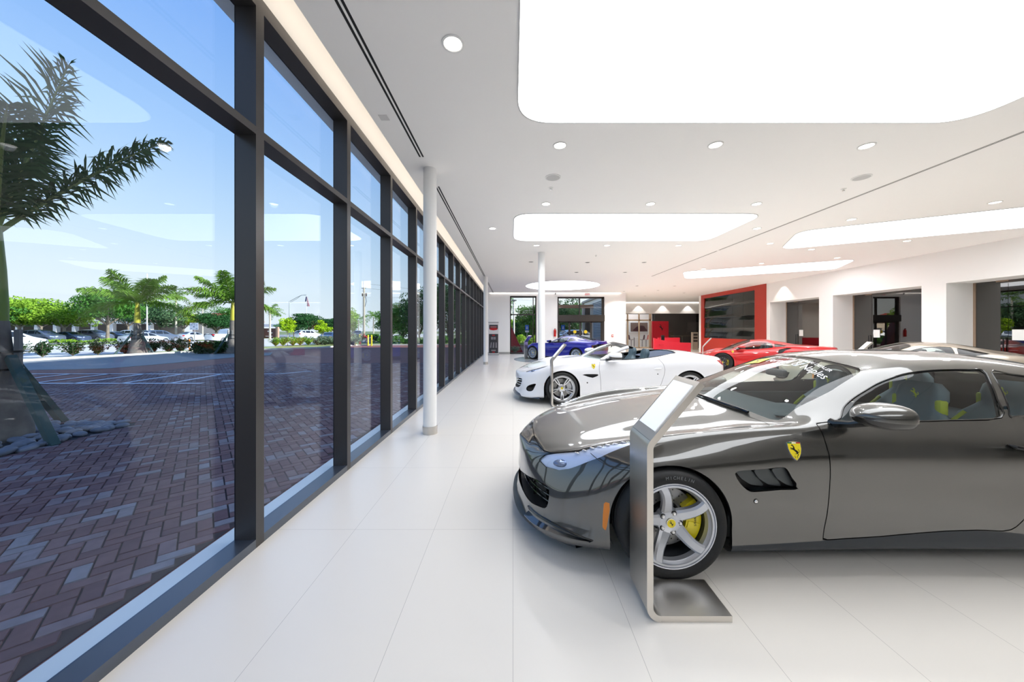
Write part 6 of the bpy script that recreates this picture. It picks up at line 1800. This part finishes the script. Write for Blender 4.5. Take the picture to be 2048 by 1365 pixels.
# ---- street things
def pole(name, px, Y, top, r, m, label, cat):
    p = at(px, Y); return tag(G().use(m).tube([(0, 0, -.1), (0, 0, hgt(top, Y) - p.z)], [r, r * .8], 10).build(name, None, None, loc=p), label, cat)
WHPOLE = mat('white_pole', (226, 226, 222), .6); WOODP = mat('pole_wood', (176, 166, 150), .85, noise=(3, .15))
pole('light_pole', 294, 46, 548, .075, WHPOLE, 'tall white light pole right of the braced palm', 'pole')
o = pole('street_lamp', 579, 74, 603, .13, mat('lamp_grey', (168, 176, 182), .5), 'street lamp with a long slanting arm beyond the first mullion', 'street lamp')
T = hgt(603, 74)
G().tube([(0, 0, T), (1.6, 0, T + .9), (2.6, 0, T + 1.35), (3.2, 0, T + 1.4)], .06, 8).tube([(0, 0, T - .3), (1.6, 0, T + .6), (2.4, 0, T + 1.25)], .04, 6).build('arm', mat('lamp_grey'), o); G().rbox((3.4, 0, T + 1.38), (.6, .25, .12), .04, 2).build('lamp_head', mat('lamp_grey'), o)
o = pole('utility_pole', 728, 70, 563, .24, WOODP, 'thick wooden utility pole right of the second mullion', 'pole')
T = hgt(563, 70)
G().box((-.5, -.05, T - 1.4), (.4, .05, T - 1.3)).box((-.2, -.05, T - 2.6), (.6, .05, T - 2.5)).cyl((.45, 0, T - 3.0), (.45, 0, T - 2.3), .14).cyl((-.3, 0, T - 3.0), (-.3, 0, T - 2.4), .14).tube([(.3, 0, T - 3), (.5, 0, T - 4), (.1, 0, T - 5.4)], .04, 6).build('crossarm', DARKMETAL, o)
for k, (dy, lab) in enumerate(((0, 'upper overhead wire running from the utility pole'), (.9, 'lower overhead wire running from the utility pole'))):
    p = at(728, 70); tag(G().tube([(p.x, p.y, T - .4 - dy - .05), (p.x + 16, p.y + 8, T - 1.6 - dy), (p.x + 36, p.y + 18, T - 1.4 - dy)], .018, 5).build('overhead_wire', DARKMETAL), lab, 'wire')
p = at(613, 110); H = hgt(592, 110)
o = tag(G().tube([(0, 0, 0), (0, 0, H)], [.12, .06], 8).build('flagpole', WHPOLE, loc=p), 'flagpole with a limp striped flag rising above the dark spreading tree', 'flag')
g = G(); FRED = mat('flag_red', (176, 44, 60), .7); FBLU = mat('flag_blue', (44, 56, 110), .7)
for k in range(8):
    g.use(FRED if k % 2 else mat('flag_white', (226, 226, 230), .7)); a0 = k * .13 - .3
    g.add([(a0 * .3, .02 * (k % 2), H - .2), (a0 * .3 + .06, .03, H - .2), (a0 + .32, .1 * (k % 3), H - 3.3), (a0 + .18, .05, H - 3.3)], [(0, 1, 2, 3)])
g.use(FBLU).add([(-.2, -.06, H - .2), (.14, -.06, H - .2), (.05, -.12, H - 1.8), (-.42, -.12, H - 1.8)], [(0, 1, 2, 3)])
g.build('flag_cloth', None, o, 0)
e = empty('backflow_valve', at(728, 37.5, -.05), 0, 'red pipe valve assembly standing before the utility pole', 'valve')
R_ = mat('valve_red', (176, 42, 52), .4)
G().tube([(-.42, 0, 0), (-.42, 0, .55), (-.3, 0, .85), (0, 0, 1.0), (.3, 0, .85), (.42, 0, .55), (.42, 0, 0)], .11, 12).build('pipe_loop', R_, e)
G().ball((0, 0, 1.02), .18, 8).cyl((0, 0, 1.1), (0, 0, 1.3), .05).build('valve_body', R_, e)
G().cyl((0, -.02, .5), (0, .02, .5), .12).build('gauge_plate', WHITEP, e)
for i, (px, Y) in enumerate(((711, 38.5), (719, 39), (736, 36.5), (743, 36))):
    o = tag(G().cyl((0, 0, -.1), (0, 0, 1.05), .085, None, 14).ball((0, 0, 1.05), .085, 6).build('bollard', mat('bollard_yellow', (238, 214, 40), .5), loc=at(px, Y)), 'yellow bollard, %s from the left around the red pipe valve' % ordn[i], 'bollard', 'yellow bollards')
o = tag(G().cyl((0, 0, -.1), (0, 0, 2.3), .04).build('sign_post', GREYTRIM, loc=at(389, 34)), 'pale street sign on a post above the dark hedge', 'sign')
G().rbox((0, -.05, 2.0), (.84, .02, .68), .008, 1).build('sign_plate', mat('sign_pale', (206, 214, 224), .5), o)
g = G().use(mat('sign_ink', (70, 84, 110), .6))
for a, b in (((-.2, 2.24), (.1, 2.28)), ((-.36, 2.12), (-.14, 2.16)), ((.0, 2.12), (.1, 2.16)), ((.22, 2.12), (.36, 2.16)), ((-.05, 1.9), (.06, 2.0)), ((-.3, 1.76), (-.2, 1.8)), ((.2, 1.76), (.34, 1.8))): g.box((a[0], -.066, a[1]), (b[0], -.061, b[1]))
g.build('sign_marks', None, o, 0)
o = tag(G().cyl((0, 0, -.1), (0, 0, .85), .05).build('delineator_post', mat('delineator_orange', (240, 140, 50), .5), loc=at(379, 29)), 'orange delineator post left of the pale street sign', 'post')
G().cyl((0, 0, .2), (0, 0, .32), .053).build('reflective_band', WHITEP, o)
e = empty('monument_sign', at(541, 70), 0, 'dark brick monument sign with pale marks beyond the first mullion', 'sign')
G().box((-1.5, 0, 0), (1.1, .4, 2.0)).build('brick_panel', mat('sign_brick', (104, 76, 72), .8), e); G().box((1.1, -.05, 0), (1.5, .45, 2.3)).build('brick_pier', mat('pier_tan', (168, 138, 118), .8), e)
G().box((-1.0, -.03, .35), (.4, 0, .45)).box((-.6, -.03, 1.3), (-.3, 0, 1.5)).box((.1, -.03, 1.0), (.4, 0, 1.15)).build('pale_marks', WHITEP, e)
e = empty('house', at(430, 92), 0, 'red tile roofed house behind the dark tree', 'building')
G().box((-6, 0, 0), (6, 8, 4)).build('wall', mat('house_wall', (226, 208, 188), .8), e); G().add([(-7, -1, 4), (7, -1, 4), (7, 9, 4), (-7, 9, 4), (-4, 4, 6.4), (4, 4, 6.4)], [(0, 1, 5, 4), (1, 2, 5), (2, 3, 4, 5), (3, 0, 4), (3, 2, 1, 0)]).build('roof_tiles', mat('roof_red', (176, 84, 72), .8), e, 0)
e = empty('pavilion', at(536, 95), 0, 'low white pavilion roof behind the monument sign', 'building')
G().box((-4, 0, 2.6), (3, 5, 3.3)).build('roof_slab', WHITEP, e); G().box((1.8, .2, 0), (2.2, .6, 2.6)).build('post', WHITEP, e); G().box((-3.8, .2, 0), (-3.4, .6, 2.6)).build('post', WHITEP, e)
e = empty('arcade', at(190, 84), 0, 'pale low arcade building far behind the parked cars', 'building')
G().box((-40, 0, 3.2), (16, 6, 4)).build('roof_slab', mat('arcade_white', (226, 222, 214), .8), e)
G().box((-40, 5.6, 0), (16, 6, 3.2)).build('wall', mat('arcade_wall', (120, 112, 104), .8), e)
for k in range(12): G().box((-38 + 4.6 * k, .1, 0), (-37.2 + 4.6 * k, .9, 3.2)).build('pillar', mat('arcade_white'), e)

# ---- cars outside
def scar(kind, rgb, px, Y, ang, label, z=-.09, grp=None):
    o, L = street_car(kind, rgb, (0, 0, 0), ang, label)
    p = at(px, Y, z); o.location = (p.x - math.cos(ang) * L / 2, p.y - math.sin(ang) * L / 2, z)
    if grp: o['group'] = grp
    return o, L
# nose points along local -X
sed, Ls = scar('sedan', (196, 200, 206), 290, 40, rad(-91), 'silver sedan driving along the road behind the braced palm')
suvw, Lu = scar('suv', (232, 234, 238), 617, 62, rad(-112), 'white hatchback driving away between the two young trees')
pku, Lp = scar('pickup', (226, 228, 232), 457, 48, rad(-100), 'white pickup truck seen from behind at the first mullion')
bsed, _ = scar('sedan', (60, 74, 104), 215, 60, rad(180), 'dark blue parked sedan of the row under the broad trees')
def carcopy(src, L, px, Y, ang, label, z=-.09, grp=None, X=None):
    o = copy_tree(src); p = at(px, Y, z) if X is None else Vector((X, Y, z)); o.rotation_euler = (0, 0, ang); o.location = (p.x - math.cos(ang) * L / 2, p.y - math.sin(ang) * L / 2, z); o['label'] = label
    if grp: o['group'] = grp
    return o
carcopy(sed, Ls, 385, 52, rad(-88), 'second silver sedan on the road behind the pale street sign')
carcopy(suvw, Lu, 6, 26.0, rad(-90), 'white car on the road partly behind the big palm trunk')
gsuv, _ = scar('suv', (88, 98, 116), 318, 47, rad(-91), 'grey sport utility car behind the silver sedan')
carcopy(bsed, Ls, 662, 42, rad(-80), 'dark car behind the hedge at the second young tree')
carcopy(gsuv, Lu, 712, 60, rad(-60), 'grey car left of the utility pole base', z=-.14)
carcopy(suvw, Lu, 771, 64, rad(-60), 'white van-like car at the right of the third mullion', z=-.14)
row = 'cars parked under the broad trees'
spots = [(40.0, sed, Ls, 'silver'), (42.8, bsed, Ls, 'dark blue'), (45.6, gsuv, Lu, 'grey'), (48.4, bsed, Ls, 'dark blue'), (51.2, gsuv, Lu, 'grey'), (54.0, None, 0, ''), (56.8, suvw, Lu, 'white'), (59.6, gsuv, Lu, 'grey')]
for i, (Y, src, L, c) in enumerate(spots):
    if src is None: bsed.location = (-62 + Ls / 2, Y, -.05); bsed['group'] = row; bsed['label'] = 'dark blue parked sedan, sixth from the left under the broad trees'; continue
    carcopy(src, L, 0, Y, rad(180), '%s parked car, %s from the left under the broad trees' % (c, (ordn + ['eighth'])[i]), -.05, row, -62)

# ---- seen through the far window and entrance
tag(G().prism([(-1.7, -.1), (-1.05, 3.9), (.75, -.1)], 0, .5, Matrix.Translation((0, 26, 0)) @ Matrix.Rotation(PI / 2, 4, 'X')).build('red_monument', mat('monument_red', (150, 22, 34), .4)), 'dark red slanted monument outside the far window', 'monument')
sp5 = sp3
for i, x in enumerate((-.5, .15)): put_shrub(sp4 if i else sp3, (x, 25.0, GZ), i, 'little shrub at the foot of the red monument, %s' % ('left one', 'right one')[i], 'shrubs at the red monument', .6)
for px, Y, lab in ((1054, 31, 'blue accessible-parking sign in the far window'), (1126, 31, 'blue accessible-parking sign left in the entrance glazing'), (1196, 31, 'blue accessible-parking sign right in the entrance glazing')):
    o = tag(G().cyl((0, 0, -.1), (0, 0, 2.1), .03).build('sign_post', GREYTRIM, loc=at(px, Y)), lab, 'sign')
    G().rbox((0, -.04, 1.85), (.34, .015, .46), .005, 1).build('sign_plate', mat('sign_blue', (40, 110, 200), .5), o); G().ball((0, -.05, 1.92), .05, 6, (1, .1, 1)).box((-.06, -.052, 1.72), (.05, -.049, 1.86)).build('symbol', WHITEP, o)
    G().rbox((0, -.04, 1.5), (.34, .015, .16), .005, 1).build('lower_plate', WHITEP, o)
o = pole('light_pole', 1028, 33, 600, .09, WHPOLE, 'white light pole in the far window', 'pole')
G().rbox((0, 0, hgt(600, 33)), (.5, .3, .12), .03, 2).build('lamp_head', GREYTRIM, o)
e = empty('canopy', (2.9, 27, GZ), 0, 'tan canopy beam on white posts outside the entrance', 'canopy')
G().box((-.6, 0, 3.35), (3.4, .3, 3.6)).build('beam', mat('canopy_tan', (186, 140, 108), .7), e)
for x in (.05, 3.2): G().box((x, .05, 0), (x + .2, .25, 3.35)).build('post', WHPOLE, e)
o = carcopy(suvw, Lu, 1160, 34, rad(200), 'white car parked outside the entrance doors', z=-.05)
# ---------------------------------------------------------------- camera, sky, sun
W = bpy.data.worlds.new('sky'); SC.world = W; W.use_nodes = True
nt = W.node_tree; bg = nt.nodes['Background']
# clear sky: pale at the horizon, deepening upwards and towards the far end of the street
tc = nt.nodes.new('ShaderNodeTexCoord'); sx = nt.nodes.new('ShaderNodeSeparateXYZ'); nt.links.new(tc.outputs['Generated'], sx.inputs[0])
m1 = nt.nodes.new('ShaderNodeMath'); m1.operation = 'MULTIPLY_ADD'; m1.inputs[1].default_value = .16; m1.inputs[2].default_value = -.10
m2 = nt.nodes.new('ShaderNodeMath'); m2.operation = 'MAXIMUM'; m2.inputs[1].default_value = 0.
m3 = nt.nodes.new('ShaderNodeMath'); m3.operation = 'ADD'
nt.links.new(sx.outputs['Y'], m1.inputs[0]); nt.links.new(m1.outputs[0], m2.inputs[0]); nt.links.new(m2.outputs[0], m3.inputs[0]); nt.links.new(sx.outputs['Z'], m3.inputs[1])
rp = nt.nodes.new('ShaderNodeValToRGB'); el = rp.color_ramp.elements
el[0].position = 0.; el[0].color = (.76, .74, .69, 1); el[1].position = 1.; el[1].color = (.08, .20, .56, 1)
for ps, c in ((.12, (.66, .70, .69)), (.24, (.50, .61, .69)), (.40, (.33, .48, .68)), (.58, (.20, .36, .66))):
    q = el.new(ps); q.color = (*c, 1)
nt.links.new(m3.outputs[0], rp.inputs[0]); nt.links.new(rp.outputs[0], bg.inputs['Color']); bg.inputs['Strength'].default_value = 1.55
sd = bpy.data.lights.new('sun', 'SUN'); so = bpy.data.objects.new('sun', sd); COL.objects.link(so)
sd.energy = 10.; sd.angle = rad(.6); sd.color = (1, .93, .80)
d = Vector((-1, .05, -math.tan(rad(27)))); so.rotation_euler = d.to_track_quat('-Z', 'Y').to_euler()
cd = bpy.data.cameras.new('camera'); co = bpy.data.objects.new('camera', cd); COL.objects.link(co)
co.location = (0, 0, 1.56); co.rotation_euler = (PI / 2, 0, 0)
cd.sensor_width = 36; cd.lens = 690 / 2048 * 36; cd.shift_x = -2 / 2048; cd.shift_y = -21.5 / 2048; cd.clip_end = 1000
SC.camera = co
SC.view_settings.view_transform = 'Standard'; SC.view_settings.look = 'None'; SC.view_settings.exposure = 0.; SC.view_settings.gamma = 1.
SC.cycles.transparent_max_bounces = 32; SC.cycles.max_bounces = 10; SC.cycles.diffuse_bounces = 5; SC.cycles.glossy_bounces = 5
SC.cycles.sample_clamp_indirect = 6.
